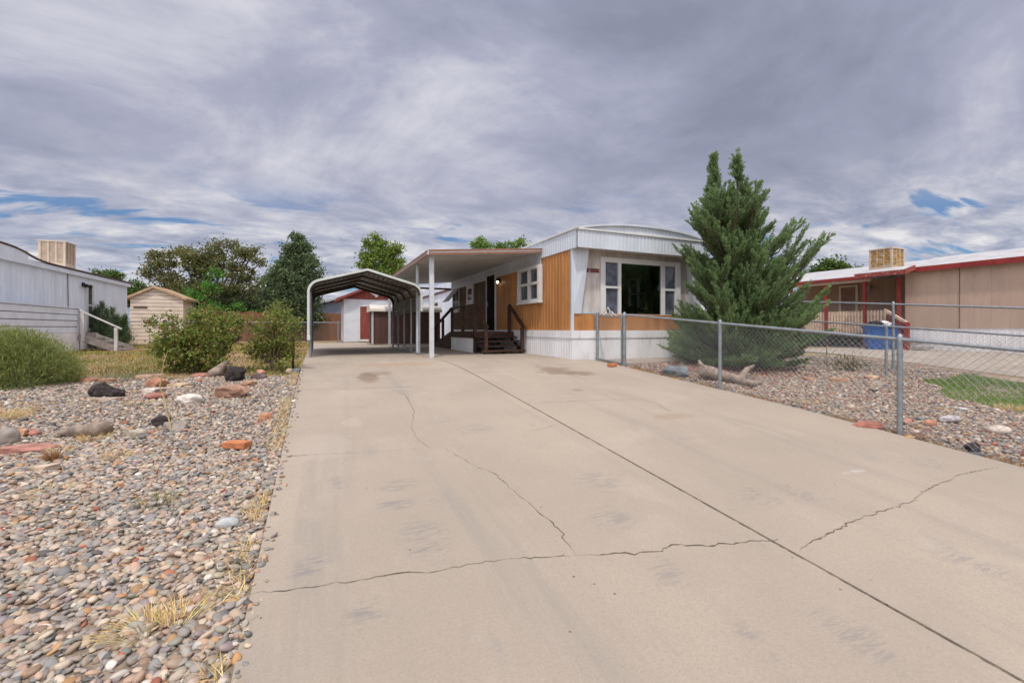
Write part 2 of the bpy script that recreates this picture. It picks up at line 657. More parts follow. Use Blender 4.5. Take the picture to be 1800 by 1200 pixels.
M['door'] = mat('black_storm_door', (0.006, 0.006, 0.007), 0.7, 0.3, 3, spec=0.1)
M['awnwhite'] = mat('awning_sheet', (0.46, 0.455, 0.45), 0.5, 0.12, 2, 0.05, 30, stain=(0.40, 0.38, 0.35), stain_scale=2)
M['awntrim'] = mat('tan_gutter', (0.24, 0.125, 0.09), 0.5, 0.15, 5)
M['postpaint'] = mat('chipped_white_post', (0.54, 0.565, 0.59), 0.5, 0.08, 4, 0.1, 40, stain=(0.30, 0.23, 0.19), stain_scale=7, stain_stretch=(1, 1, 0.35), stain_lo=0.62, stain_hi=0.68)
M['galv'] = mat('galvanised_steel', (0.25, 0.275, 0.295), 0.45, 0.15, 9, 0.08, 60, metal=0.35, spec=0.5)
M['wire'] = mat('galvanised_wire', (0.27, 0.285, 0.285), 0.55, 0.15, 20, 0, metal=0.25)
M['carsheet'] = mat('carport_sheet', (0.36, 0.35, 0.30), 0.5, 0.15, 2.2, 0.06, 40, metal=0.15, stain=(0.25, 0.22, 0.18), stain_scale=3)
M['carbow'] = mat('shaded_roof_bow', (0.07, 0.06, 0.05), 0.6, 0.3, 8, 0.1, 40, metal=0.2)  # backlit darkness of the bows put into their colour; legs stay galvanised
M['carunder'] = mat('shaded_carport_underside', (0.17, 0.15, 0.125), 0.38, 0.3, 5, 0.1, 40, metal=0.3, stain=(0.30, 0.28, 0.24), stain_scale=14, stain_stretch=(1, 0.6, 1), stain_lo=0.58, stain_hi=0.64)  # bare underside sheet, with the inside shade put into its darker colour
M['cartrim'] = mat('carport_pale_trim', (0.58, 0.62, 0.58), 0.4, 0.08, 4, 0.04, 40)
M['redbrown'] = mat('red_brown_shed_paint', (0.20, 0.045, 0.035), 0.7, 0.2, 4, 0.2, 50, stretch=(3, 3, 0.4))
M['shedwhite'] = mat('white_shed_panel', (0.58, 0.60, 0.64), 0.6, 0.08, 2, 0.1, 40, stain=(0.55, 0.53, 0.5), stain_scale=2)
M['brownshed'] = mat('brown_shed_panel', (0.105, 0.055, 0.042), 0.55, 0.22, 3, 0.1, 40, stretch=(1, 1, 0.3))
M['shedroof'] = mat('pale_rusty_roof_sheet', (0.60, 0.55, 0.48), 0.55, 0.1, 3, 0.05, 40, stain=(0.42, 0.25, 0.13), stain_scale=5, stain_lo=0.58, stain_hi=0.7)
M['bluehouse'] = mat('slate_blue_siding', (0.19, 0.22, 0.28), 0.7, 0.08, 2)
M['woodfence'] = mat('cedar_fence', (0.19, 0.085, 0.042), 0.8, 0.4, 5, 0.2, 40, stretch=(6, 6, 0.5), stain=(0.13, 0.085, 0.06), stain_scale=3, stain_stretch=(4, 4, 0.4))
M['leftsiding'] = mat('pale_blue_white_siding', (0.74, 0.79, 0.87), 0.5, 0.07, 2, 0.04, 30, stretch=(1, 1, 0.3))
M['leftdeck'] = mat('pale_deck_boards', (0.74, 0.78, 0.85), 0.6, 0.08, 3, 0.1, 30)
M['leftskirt'] = mat('dirty_white_skirt', (0.80, 0.77, 0.75), 0.6, 0.12, 3, 0.1, 30, stain=(0.35, 0.28, 0.22), stain_scale=3, stain_lo=0.6, stain_hi=0.75)
M['oldwood'] = mat('grey_weathered_wood', (0.27, 0.235, 0.21), 0.85, 0.25, 7, 0.3, 50)
M['whitewood'] = mat('old_white_wood', (0.55, 0.53, 0.51), 0.75, 0.15, 7, 0.2, 50)
M['greyroof'] = mat('light_grey_roof', (0.40, 0.395, 0.40), 0.7, 0.12, 2, 0.1, 20)
M['edgebrown'] = mat('brown_roof_edge', (0.10, 0.06, 0.045), 0.7, 0.3, 6)
M['cooler'] = mat('beige_cooler_metal', (0.53, 0.42, 0.31), 0.55, 0.1, 4, 0.04, 30)
M['coolerpad'] = mat('louvre_shadow_tan', (0.47, 0.37, 0.27), 0.8, 0.2, 8)
M['oldcooler'] = mat('rusty_yellow_louvre', (0.47, 0.28, 0.10), 0.8, 0.4, 14, 0.3, 50, stain=(0.55, 0.47, 0.36), stain_scale=8, stain_lo=0.5, stain_hi=0.56)
M['tanshed'] = mat('pale_tan_siding', (0.68, 0.57, 0.46), 0.75, 0.1, 3, 0.05, 40)
M['tantrim'] = mat('tan_shed_trim', (0.42, 0.29, 0.18), 0.7, 0.2, 4)
M['seam'] = mat('siding_seam', (0.12, 0.10, 0.09), 0.8, 0.2, 4)
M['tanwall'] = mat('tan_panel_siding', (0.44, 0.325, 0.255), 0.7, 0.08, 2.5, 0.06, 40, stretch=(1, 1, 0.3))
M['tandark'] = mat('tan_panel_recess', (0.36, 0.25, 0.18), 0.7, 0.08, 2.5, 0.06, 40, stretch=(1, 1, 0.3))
M['redtrim'] = mat('red_trim', (0.25, 0.028, 0.026), 0.55, 0.2, 5, 0.08, 40)
M['redold'] = mat('weathered_red_trim', (0.26, 0.06, 0.05), 0.8, 0.3, 9, 0.3, 50, stain=(0.35, 0.27, 0.22), stain_scale=9)
M['slat'] = mat('unpainted_slats', (0.62, 0.47, 0.35), 0.8, 0.2, 8, 0.2, 50)
M['blue'] = mat('blue_plastic', (0.010, 0.085, 0.30), 0.45, 0.2, 4, 0.05, 30)
M['black'] = mat('black_plastic', (0.012, 0.012, 0.014), 0.5, 0.3, 6)
M['bag'] = mat('white_bag_plastic', (0.68, 0.67, 0.66), 0.5, 0.15, 8)
M['brick'] = mat('orange_brick', (0.46, 0.17, 0.075), 0.85, 0.2, 18, 0.5, 90)
M['bark'] = mat('grey_brown_bark', (0.13, 0.095, 0.07), 0.9, 0.35, 12, 0.6, 40, stretch=(1, 1, 0.3))
M['drift'] = mat('weathered_driftwood', (0.25, 0.195, 0.155), 0.9, 0.35, 9, 0.7, 30, stain=(0.12, 0.08, 0.06), stain_scale=5, stain_lo=0.55, stain_hi=0.68)
M['leaf'] = mat_attr('leaf', 0.6, 0.3, 0.2, 8, trans=0.42)
M['needle'] = mat_attr('juniper_needle', 0.7, 0.2, 0.2, 6, trans=0.45)
M['straw'] = mat_attr('dry_grass', 0.8, 0.2, 0.2, 10, trans=0.2)
M['lamp'] = mat_emit('lit_bulb', (1.0, 0.85, 0.6), 6.0)
M['maroon'] = mat('maroon_trim', (0.17, 0.06, 0.05), 0.6)


# ------------------------------------------------------------------ ground, slabs, gravel beds
def grid_sheet(name, xs, ys, dz, matl, skirt=0.0, warp=None):
    xs = np.array(xs, float); ys = np.array(ys, float)
    X, Y = np.meshgrid(xs, ys)
    if warp:
        X, Y = warp(X, Y)
    Z = gzv(X, Y) + dz
    V = np.stack([X.ravel(), Y.ravel(), Z.ravel()], 1)
    nx, ny = len(xs), len(ys)
    i = np.arange(ny - 1)[:, None] * nx + np.arange(nx - 1)[None, :]
    Fq = np.stack([i, i + 1, i + nx + 1, i + nx], -1).reshape(-1, 4)
    if skirt:
        ring = list(range(nx)) + [r * nx + nx - 1 for r in range(1, ny)] + [(ny - 1) * nx + c for c in range(nx - 2, -1, -1)] + [r * nx for r in range(ny - 2, 0, -1)]
        b = len(V)
        low = V[ring].copy()
        low[:, 2] -= skirt
        V = np.vstack([V, low])
        n = len(ring)
        q = [(ring[(k + 1) % n], ring[k], b + k, b + (k + 1) % n) for k in range(n)]
        Fq = np.vstack([Fq, np.array(q)])
    o = np_mesh(name, V, Fq, 4, None, matl, origin=(float(V[:, 0].mean()), float(V[:, 1].mean()), float(V[:, 2].min())))
    return tag(o, kind='structure')


def lin(a, b, step):
    n = max(2, int(round((b - a) / step)) + 1)
    return np.linspace(a, b, n)


far = np.array([-900, -400, -200, -100, -60, -40, -30])
xs = np.concatenate([far, lin(-24, 30, 0.5), -far[::-1] + 5])
ys = np.concatenate([far[:-1], lin(-28, 44, 0.5), -far[::-1] + 25])
grid_sheet('ground', xs, ys, 0.0, M['soil'])

JX = 2.68
XL = -0.31
XR = 6.36
grid_sheet('driveway', lin(XL, JX - 0.012, 0.25), lin(-6, 24.6, 0.25), 0.045, M['concrete'], 0.15)
grid_sheet('driveway', lin(JX + 0.012, XR, 0.25), lin(-6, 9.35, 0.25), 0.045, M['concrete'], 0.15,
           warp=lambda X, Y: (X + np.where(X > 6.0, 0.10 * np.exp(-((Y - 4.2) / 1.3) ** 2) - 0.16 * np.clip((Y - 6) / 3, 0, 1), 0), Y))
grid_sheet('driveway', lin(JX + 0.012, 5.83, 0.25), lin(9.354, 22.0, 0.25), 0.045, M['concrete'], 0.15)
jt = grid_sheet('joint_filler', lin(JX - 0.014, JX + 0.014, 0.028), lin(-6, 22.0, 0.25), 0.036, M['jointdirt'])
grid_sheet('path', lin(6.45, 10.6, 0.3), lin(8.55, 9.40, 0.2), 0.025, M['walk'], 0.1)
grid_sheet('neighbour_driveway', lin(14.2, 18.75, 0.4), lin(-2, 10.2, 0.4), 0.02, M['walk'], 0.1)


def bed_warp(X, Y):
    return X, Y + np.where(Y > 8.0, 0.25 * np.sin(X * 1.3) + 0.12 * np.sin(X * 3.1), 0)


grid_sheet('gravel_bed', lin(-9, XL - 0.005, 0.3), lin(-5, 9.0, 0.3), 0.006, M['bed'], 0, bed_warp)
grid_sheet('gravel_bed', lin(XR + 0.02, 13.9, 0.3), lin(-3, 8.5, 0.3), 0.006, M['bed_r'])


# cracks: narrow dirt-filled ribbons, traced on the slab
def crack(pxs, w, rough=0.02, seed=1):
    rnd = random.Random(seed)
    pts = [G(x, y)[0].to_2d() for x, y in pxs]
    path = [pts[0]]
    for a, b in zip(pts[:-1], pts[1:]):
        n = max(2, int((b - a).length / 0.035))
        for i in range(1, n + 1):
            q = a.lerp(b, i / n)
            if i < n:
                q = q + Vector((rnd.gauss(0, rough), rnd.gauss(0, rough))) * 0.55
            path.append(q)
    mb = MB()
    L = []; R = []
    for i, q in enumerate(path):
        d = path[min(i + 1, len(path) - 1)] - path[max(i - 1, 0)]
        nrm = Vector((-d.y, d.x)).normalized()
        ww = w * 0.62 * rnd.uniform(0.2, 1.15) * (0.55 + 0.9 * abs(mnoise.noise((i * 0.11, seed, 0.5))))*1.35 * (1 if 2 < i < len(path) - 3 else 0.4)
        for lst, s in ((L, 1), (R, -1)):
            p = q + nrm * ww * 0.5 * s
            lst.append((p.x, p.y, gz(p.x, p.y) + 0.0485))
    n = len(L)
    mb.add(L + R, [(i, n + i, n + i + 1, i + 1) for i in range(n - 1)])
    o = mb.build('crack', M['crack'])
    return tag(o, kind='structure')


crack([(440, 1060), (520, 1050), (605, 1040), (700, 1022), (760, 1020), (820, 1006), (900, 995), (1015, 990)], 0.008, 0.012, 1)
crack([(1015, 990), (1080, 985), (1165, 982), (1180, 970), (1260, 970), (1340, 962), (1368, 960)], 0.014, 0.014, 2)
crack([(1405, 985), (1420, 968), (1480, 936), (1540, 910), (1600, 893), (1632, 868), (1690, 842), (1755, 828)], 0.011, 0.014, 3)
crack([(782, 796), (830, 825), (870, 842), (900, 870), (930, 895), (950, 915), (985, 945), (1000, 970), (1017, 992)], 0.009, 0.014, 4)
crack([(680, 686), (714, 700), (728, 730), (723, 760), (735, 780), (757, 796)], 0.008, 0.014, 5)
crack([(525, 690), (570, 689), (620, 688), (680, 686), (735, 684)], 0.012, 0.006, 6)
crack([(490, 808), (520, 810), (560, 807)], 0.007, 0.006, 7)
crack([(917, 714), (1000, 711), (1060, 708), (1130, 707), (1150, 712), (1180, 730)], 0.009, 0.006, 8)
crack([(925, 766), (960, 758), (982, 752)], 0.006, 0.008, 9)
crack([(495, 809), (640, 804), (757, 795)], 0.004, 0.006, 10)


# ------------------------------------------------------------------ pebbles
def icosphere(sub):
    import bmesh
    bm = bmesh.new()
    bmesh.ops.create_icosphere(bm, subdivisions=sub, radius=1)
    V = np.array([v.co[:] for v in bm.verts]); Fc = np.array([[v.index for v in f.verts] for f in bm.faces])
    bm.free()
    return V, Fc


ICO1 = icosphere(1)
ICO2 = icosphere(2)
PAL = np.array([(.33, .305, .285), (.38, .345, .31), (.24, .24, .24), (.48, .37, .27), (.56, .47, .365), (.30, .21, .15),
                (.50, .34, .25), (.50, .29, .14), (.13, .12, .115), (.66, .60, .53), (.31, .255, .26), (.35, .35, .295), (.45, .35, .28),
                (.44, .15, .09), (.43, .375, .32)])
PW = np.array([14, 14, 10, 13, 11, 8, 7, 3, 4, 5, 6, 5, 9, 1.2, 11], float)
PW /= PW.sum()


def pix(x, y, z):
    lat = CS * x - SN * y
    dep = SN * x + CS * y
    dep = np.where(dep > 0.1, dep, 0.1)
    return 900 + F * lat / dep, HOR - F * z / dep, dep


def scatter_pebbles(name, pts, size, ico, sat=1.0, lift=0.006, redfn=None):
    V0, F0 = ico
    n = len(pts)
    a = size * RNG.lognormal(0, 0.36, n)
    a = np.clip(a, size * 0.45, size * 1.9)
    b = a * RNG.uniform(0.6, 0.9, n)
    c = a * RNG.uniform(0.32, 0.6, n)
    yaw = RNG.uniform(0, 2 * np.pi, n)
    tx = RNG.normal(0, 0.22, n); ty = RNG.normal(0, 0.22, n)
    cy, sy = np.cos(yaw), np.sin(yaw)
    P = V0[None] * np.stack([a, b, c], 1)[:, None, :]
    # slightly uneven shapes: shear and bulge of each stone
    P = P * (1 + 0.16 * np.sin(V0[None, :, [1, 2, 0]] * RNG.uniform(1, 3, (n, 1, 3)) + RNG.uniform(0, 6, (n, 1, 3))))
    x = P[..., 0]; y = P[..., 1]; z = P[..., 2]
    z2 = z + x * tx[:, None] + y * ty[:, None]
    X = x * cy[:, None] - y * sy[:, None] + pts[:, 0:1]
    Y = x * sy[:, None] + y * cy[:, None] + pts[:, 1:2]
    Z = z2 + (gzv(pts[:, 0], pts[:, 1]) + lift + c * RNG.uniform(0.2, 1.1, n))[:, None]
    V = np.stack([X, Y, Z], -1).reshape(-1, 3)
    nv = len(V0)
    Fc = (F0[None] + (np.arange(n) * nv)[:, None, None]).reshape(-1, 3)
    colr = PAL[RNG.choice(len(PAL), n, p=PW)] * RNG.uniform(0.75, 1.25, (n, 1)) * RNG.normal(1, 0.018, (n, 3))
    g = colr.mean(1, keepdims=True)
    if redfn is not None:
        rp = redfn(pts[:, 0], pts[:, 1])
        pick = RNG.uniform(0, 1, n) < rp
        colr[pick] = np.array((.30, .125, .10)) * RNG.uniform(0.6, 1.3, (pick.sum(), 1))
    colr = np.clip((g + (colr - g) * sat) * 0.76 * np.array([1.03, 1.0, 0.955]), 0.02, 0.8)
    C = np.repeat(colr, nv, axis=0)
    o = np_mesh(name, V, Fc, 3, C, M['pebble'], smooth=True)
    return o


def sample(x0, x1, y0, y1, dens, near=0, far_d=99, keep=None):
    n = int((x1 - x0) * (y1 - y0) * dens)
    x = RNG.uniform(x0, x1, n); y = RNG.uniform(y0, y1, n)
    z = gzv(x, y)
    u, v, d = pix(x, y, z)
    ok = (u > -260) & (u < 2060) & (v < 1330) & (d >= near) & (d < far_d) & (SN * x + CS * y > 0.3)
    if keep is not None:
        ok &= keep(x, y)
    return np.stack([x[ok], y[ok]], 1)


def left_ok(x, y):
    return (x < XL - 0.012) & (y < 9.0 + 0.25 * np.sin(x * 1.3) + 0.12 * np.sin(x * 3.1))


def right_edge(y):
    return XR + 0.04 + 0.10 * np.exp(-((y - 4.2) / 1.3) ** 2) - 0.16 * np.clip((y - 6) / 3, 0, 1)


GRASS_POLY = [tuple(G(px, py)[0][:2]) for px, py in ((1632, 672), (1665, 664), (1720, 660), (1800, 656), (1900, 654), (2060, 690), (2060, 745), (1900, 742), (1795, 726), (1740, 718), (1690, 704), (1650, 688))]


def grass_mask(x, y):
    # green lawn patch with an uneven edge
    xx = x + 0.10 * np.sin(5 * y) + 0.06 * np.sin(11 * y + 2 * x)
    yy = y + 0.10 * np.sin(4 * x + 1)
    inside = np.zeros(np.shape(x), dtype=bool)
    n = len(GRASS_POLY)
    for i in range(n):
        (x1, y1), (x2, y2) = GRASS_POLY[i], GRASS_POLY[(i + 1) % n]
        c = ((y1 > yy) != (y2 > yy)) & (xx < (x2 - x1) * (yy - y1) / (y2 - y1 + 1e-12) + x1)
        inside ^= c
    return inside


def right_ok(x, y):
    return (x > right_edge(y)) & ~((x > 6.45) & (y > 8.55)) & ~grass_mask(x, y)


pa = sample(-9, XL, -1, 9.4, 2350, 0, 4.2, left_ok)
pb = sample(-9, XL, -1, 9.4, 1800, 4.2, 30, left_ok)
sx = XL + np.abs(RNG.normal(0, 0.035, 260)); sy = RNG.uniform(0.9, 9.0, 260)
o0 = scatter_pebbles('pebbles', np.stack([sx, sy], 1), 0.0135, ICO2, 1.1, 0.043)
tag(o0, 'few small pebbles spilled onto the left edge of the driveway', 'pebbles', kind='stuff')
o1 = scatter_pebbles('pebbles', pa, 0.0172, ICO2, 0.95)
tag(o1, 'multicoloured rounded river pebbles in the foreground bed left of the driveway', 'pebbles', kind='stuff')
o2 = scatter_pebbles('pebbles', pb, 0.0190, ICO1, 0.95)
tag(o2, 'multicoloured river pebbles further back in the bed beside the leafy shrubs', 'pebbles', kind='stuff')
pc = sample(6.2, 13.9, 0.5, 8.5, 640, 0, 30, right_ok)
o3 = scatter_pebbles('pebbles', pc, 0.021, ICO1, 1.05, redfn=lambda x, y: np.clip(0.95 - np.hypot((x - 8.6) / 2.6, (y - 7.4) / 1.3) * 0.75, 0.10, 0.75))
tag(o3, 'pale mixed gravel in the yard behind the chain link fence', 'gravel', kind='stuff')


# ------------------------------------------------------------------ blades of grass
def blades(name, P, h, w, cols, lean=0.5, matl=None, parent=None, up=None, kite=False):
    """P (n,3) roots; h, w arrays; cols (n,3)"""
    n = len(P)
    an = RNG.uniform(0, 2 * np.pi, n)
    side = np.stack([np.cos(an), np.sin(an), np.zeros(n)], 1)
    if up is None:
        up = np.stack([RNG.normal(0, lean, n), RNG.normal(0, lean, n), np.ones(n)], 1)
    up = up / np.linalg.norm(up, axis=1, keepdims=True)
    droop = np.stack([up[:, 0], up[:, 1], np.zeros(n)], 1)
    mid = P + up * (h * 0.55)[:, None]
    tip = P + up * h[:, None] + droop * (h * 0.25)[:, None]
    sw = side * (w / 2)[:, None]
    if kite:
        sd = np.cross(up, RNG.normal(0, 1, (n, 3)))
        sd /= np.linalg.norm(sd, axis=1, keepdims=True) + 1e-9
        sw = sd * (w / 2)[:, None]
        V = np.stack([P, mid + sw, tip, mid - sw], 1).reshape(-1, 3)
        Q = (np.arange(n) * 4)[:, None] + np.array([[0, 1, 2, 3]])
        return np_mesh(name, V, Q, 4, np.repeat(cols, 4, axis=0), matl or M['straw'], parent)
    V = np.stack([P - sw, P + sw, mid + sw * 0.75, mid - sw * 0.75, tip], 1).reshape(-1, 3)
    b = (np.arange(n) * 5)[:, None]
    T = np.concatenate([b + np.array([[0, 1, 2]]), b + np.array([[0, 2, 3]]), b + np.array([[3, 2, 4]])], 0)
    return np_mesh(name, V, T, 3, np.repeat(cols, 5, axis=0), matl or M['straw'], parent)


def jitter(cols, w, n, v=0.25, h=0.08):
    cols = np.array(cols, float)
    w = np.array(w, float); w /= w.sum()
    c = cols[RNG.choice(len(cols), n, p=w)]
    return np.clip(c * RNG.uniform(1 - v, 1 + v, (n, 1)) * RNG.normal(1, h, (n, 3)), 0.005, 0.8)


def ground_grass(name, label, x0, x1, y0, y1, dens, keep, hmin, hmax, cols, w, lean=0.5, wd=0.008, patch=None):
    p = sample(x0, x1, y0, y1, dens, 0, 60, keep)
    n = len(p)
    P = np.column_stack([p, gzv(p[:, 0], p[:, 1])])
    c = jitter(cols, w, n)
    h = RNG.uniform(hmin, hmax, n)
    if patch:
        q = np.array([mnoise.noise((x * patch, y * patch, 3.3)) for x, y in p])
        h = h * np.clip(0.8 + q, 0.25, 1.8)
        a = np.clip(q * 1.6 + 0.5, 0, 1)[:, None]
        c = c * (1 - a * 0.6) + np.array(cols[-1]) * a * 0.6
    o = blades(name, P, h, RNG.uniform(0.6, 1.4, n) * wd, c, lean)
    return tag(o, label, 'grass', kind='stuff')


def lawn_keep(x, y):
    return (x < XL - 0.05) & (y > 8.9 + 0.25 * np.sin(x * 1.3) + 0.12 * np.sin(x * 3.1)) & ~((x < -7.6) & (y > 12))


ground_grass('dry_grass', 'patchy dry yellow and green lawn behind the stone edging', -9, XL, 8.6, 14, 420, lawn_keep, 0.03, 0.10,
             [(.44, .25, .08), (.38, .25, .07), (.21, .225, .055), (.40, .30, .17), (.19, .215, .06)], [4, 4, 3, 3, 2], 0.6, 0.012, 0.9)
ground_grass('dry_grass', 'yellow dry lawn in front of the far sheds and fences', -9, XL, 14, 27, 130, lawn_keep, 0.04, 0.13,
             [(.46, .26, .075), (.40, .25, .065), (.25, .22, .06), (.20, .225, .06)], [4, 4, 3, 2], 0.6, 0.02, 0.7)
ground_grass('green_grass', 'short bright green lawn patch behind the chain link fence', 6.5, 13.5, 0.5, 7.5, 3200, lambda x, y: grass_mask(x, y), 0.035, 0.085,
             [(.11, .22, .03), (.15, .27, .045), (.09, .17, .03), (.20, .28, .07)], [4, 4, 2, 2], 0.45, 0.007, 1.2)



def edge_strip(name, label, x_of_y, y0, y1, n, cols, w, side):
    y = RNG.uniform(y0, y1, n)
    cl = np.array([mnoise.noise((yy * 2.3, 1.7, side)) for yy in y])
    k = cl > -0.05
    y = y[k]
    x = x_of_y(y) + side * np.abs(RNG.normal(0, 0.06, len(y)))
    P = np.column_stack([x, y, gzv(x, y) + 0.015])
    o = blades(name, P, RNG.uniform(0.03, 0.11, len(y)), RNG.uniform(0.003, 0.006, len(y)), jitter(cols, w, len(y)), 0.9)
    return tag(o, label, 'grass', kind='stuff')


STRAW = [(.66, .47, .20), (.72, .56, .28), (.55, .37, .14), (.60, .49, .29)]
edge_strip('dry_grass', 'thin straw tufts along the left edge of the driveway', lambda y: XL - 0.03 + 0 * y, 1.2, 9.0, 2600, STRAW, [3, 3, 2, 2], -1)
edge_strip('dry_grass', 'rusty straw along the right edge of the driveway under the fence', right_edge, 1.6, 8.2, 3800,
           [(.42, .24, .07), (.46, .30, .11), (.30, .15, .05), (.20, .18, .07)], [3, 3, 2, 1], 1)


def tuft(px, py, r, h, n, label, name='dead_grass_tuft', cols=STRAW, w=(3, 3, 2, 2), lean=0.9, dirn=(0, 0)):
    c, k = G(px, py)
    a = RNG.uniform(0, 2 * np.pi, n); q = r * np.sqrt(RNG.uniform(0, 1, n)) * 0.5
    P = np.column_stack([c.x + q * np.cos(a), c.y + q * np.sin(a), np.full(n, c.z + 0.015)])
    up = np.column_stack([np.cos(a) * RNG.uniform(0.2, lean * 1.6, n) + dirn[0], np.sin(a) * RNG.uniform(0.2, lean * 1.6, n) + dirn[1], RNG.uniform(0.4, 1, n)])
    o = blades(name, P, RNG.uniform(0.4, 1, n) * h, RNG.uniform(0.002, 0.0045, n), jitter(cols, w, n), lean, up=up)
    return tag(o, label, 'weed' if 'weed' in name else 'grass', 'dead grass tufts' if name == 'dead_grass_tuft' else None)


tuft(240, 1112, 0.20, 0.11, 260, 'largest straw coloured dead grass clump lying flat among the near pebbles', dirn=(-0.6, -0.2))
tuft(325, 1085, 0.18, 0.10, 230, 'straw clump between the largest flat clump and the driveway edge', dirn=(0.3, 0.6))
tuft(165, 774, 0.20, 0.11, 260, 'pale straw tuft just in front of the long tan rock')
tuft(207, 806, 0.20, 0.10, 240, 'straw tuft in open pebbles below the flat grey stone')
tuft(105, 798, 0.16, 0.09, 160, 'small straw tuft right of the red slab')
tuft(85, 868, 0.26, 0.07, 200, 'low flattened straw patch near the left edge of the bed')
tuft(8, 738, 0.35, 0.25, 420, 'tall golden dead weed at the far left under the feathery bush')
tuft(240, 712, 0.35, 0.07, 240, 'flattened straw patch in front of the stacked red and white stones')
tuft(1780, 722, 0.35, 0.16, 420, 'golden straw clump at the front of the green lawn patch')
tuft(1420, 710, 0.28, 0.10, 260, 'rusty straw clump at the driveway edge right of the middle fence post')
tuft(275, 888, 0.22, 0.10, 260, 'small green weed growing among the pebbles', 'weed', [(.12, .16, .05), (.17, .2, .08), (.3, .26, .14)], (3, 3, 2))
tuft(222, 668, 0.8, 0.16, 700, 'low grey green weed patch behind the orange edging stones', 'weed', [(.15, .19, .12), (.20, .23, .15), (.12, .15, .08)], (3, 3, 2))
tuft(92, 812, 0.07, 0.16, 140, 'upright rust brown dried seed heads beside the red slab', 'dried_weed', [(.26, .11, .03), (.32, .15, .05)], (1, 1), 0.35)


# ------------------------------------------------------------------ rocks
ROCKMAT = {}


def rockmat(col, kind):
    key = (col, kind)
    if key not in ROCKMAT:
        if kind == 'lava':
            ROCKMAT[key] = mat('lava_rock', col, 0.95, 0.45, 22, 1.0, 55, bdist=0.03)
        else:
            ROCKMAT[key] = mat('field_stone', col, 0.85, 0.28, 9, 0.6, 45, bdist=0.015,
                               stain=tuple(min(.7, c * 1.35 + 0.03) for c in col), stain_scale=7, stain_lo=0.52, stain_hi=0.66)
    return ROCKMAT[key]


def rock(px, py, wpx, hpx, col, label, kind='ang', name='rock', dep=0.75, seed=None, yaw=None, cat='rock'):
    base, k = G(px, py)
    w = wpx * k / F
    h = hpx * k / F
    rnd = random.Random(seed if seed is not None else int(px * 7 + py))
    sub = 3
    V, Fc = icosphere(sub)
    V = V.copy()
    # flat cuts make facets of broken stone
    ncut = {'ang': 9, 'flat': 8, 'lava': 4, 'round': 2}[kind]
    for _ in range(ncut):
        nrm = Vector((rnd.gauss(0, 1), rnd.gauss(0, 1), rnd.gauss(0, 0.7))).normalized()
        d0 = rnd.uniform(0.55, 0.85) if kind != 'round' else rnd.uniform(0.8, 0.95)
        nv = np.array(nrm)
        s = V @ nv - d0
        V -= np.where(s > 0, s, 0)[:, None] * nv[None] * 0.95
    if kind == 'flat':
        V[:, 2] = np.clip(V[:, 2] * 1.6, -0.8, 0.75)
    amp = {'ang': 0.13, 'flat': 0.10, 'lava': 0.26, 'round': 0.06}[kind]
    of = Vector((rnd.uniform(0, 50), rnd.uniform(0, 50), rnd.uniform(0, 50)))
    for i in range(len(V)):
        v = Vector(V[i])
        d = mnoise.fractal(v * 2.2 + of, 1.0, 2.0, 4)
        V[i] += np.array(v) * d * amp
    lo, hi = V.min(0), V.max(0)
    V = (V - (lo + hi) / 2) / (hi - lo)
    a = rnd.uniform(-0.35, 0.35) if yaw is None else yaw
    ang = -YAW * 0.6 + a
    X = V[:, 0] * w; Y = V[:, 1] * w * dep; Z = V[:, 2] * h * 1.12
    x = X * math.cos(ang) - Y * math.sin(ang); y = X * math.sin(ang) + Y * math.cos(ang)
    cen = base + Vector((SN, CS, 0)) * (w * dep * 0.35)
    V = np.column_stack([x + cen.x, y + cen.y, Z + gz(cen.x, cen.y) + h * 0.38])
    g_ = sum(col) / 3
    col = tuple((g_ + (c_ - g_) * 0.85) * 0.92 for c_ in col)
    o = np_mesh(name, V, Fc, 3, None, rockmat(tuple(col), kind), smooth=(kind in ('round',)))
    return tag(o, label, cat, ('stones in the fenced gravel yard' if px > 1100 else 'stones set out on the pebble bed') if name == 'rock' else None)


LAVA = (0.055, 0.042, 0.04)
SAND = (0.42, 0.19, 0.10)
rock(172, 701, 52, 31, LAVA, 'large dark brown lava rock with a rounded hump on the pebbles', 'lava', dep=0.6)
rock(200, 702, 26, 20, LAVA, 'smaller dark lava lump touching the large humped lava rock', 'lava')
rock(180, 706, 72, 5, (.36, .27, .2), 'thin tan flagstone lying in front of the humped lava rock', 'flat')
rock(408, 672, 34, 30, LAVA, 'dark upright lava block beside the brown sandstone slab', 'lava')
rock(401, 702, 58, 26, (.34, .18, .115), 'reddish brown sandstone slab with a broken front face', 'ang', dep=0.6)
rock(434, 680, 26, 10, (.40, .22, .12), 'small tan orange stone behind the brown sandstone slab', 'flat')
rock(325, 714, 46, 22, (.60, .54, .46), 'white quartz boulder among the pebbles', 'ang', dep=0.55)
rock(269, 683, 34, 20, SAND, 'bright orange sandstone chunk near the dry stalk', 'ang', dep=0.6)
rock(290, 678, 12, 9, (.34, .15, .09), 'small rust stone beside the bright orange sandstone chunk', 'ang')
rock(265, 692, 36, 9, (.58, .5, .42), 'pale cream flat stone under the orange sandstone chunk', 'flat')
rock(267, 703, 34, 12, (.33, .12, .09), 'dark red oval stone below the cream flat stone', 'round')
rock(278, 751, 34, 21, LAVA, 'dark pitted lava stone leaning on a flat grey stone', 'lava', dep=0.6)
rock(300, 759, 42, 15, (.30, .25, .21), 'grey brown flat stone in front of the pitted lava stone', 'flat')
rock(234, 770, 38, 13, (.38, .32, .24), 'flat khaki stone left of the pitted lava stone', 'flat')
rock(462, 742, 26, 16, (.48, .22, .11), 'thin orange flagstone near the driveway edge', 'flat')
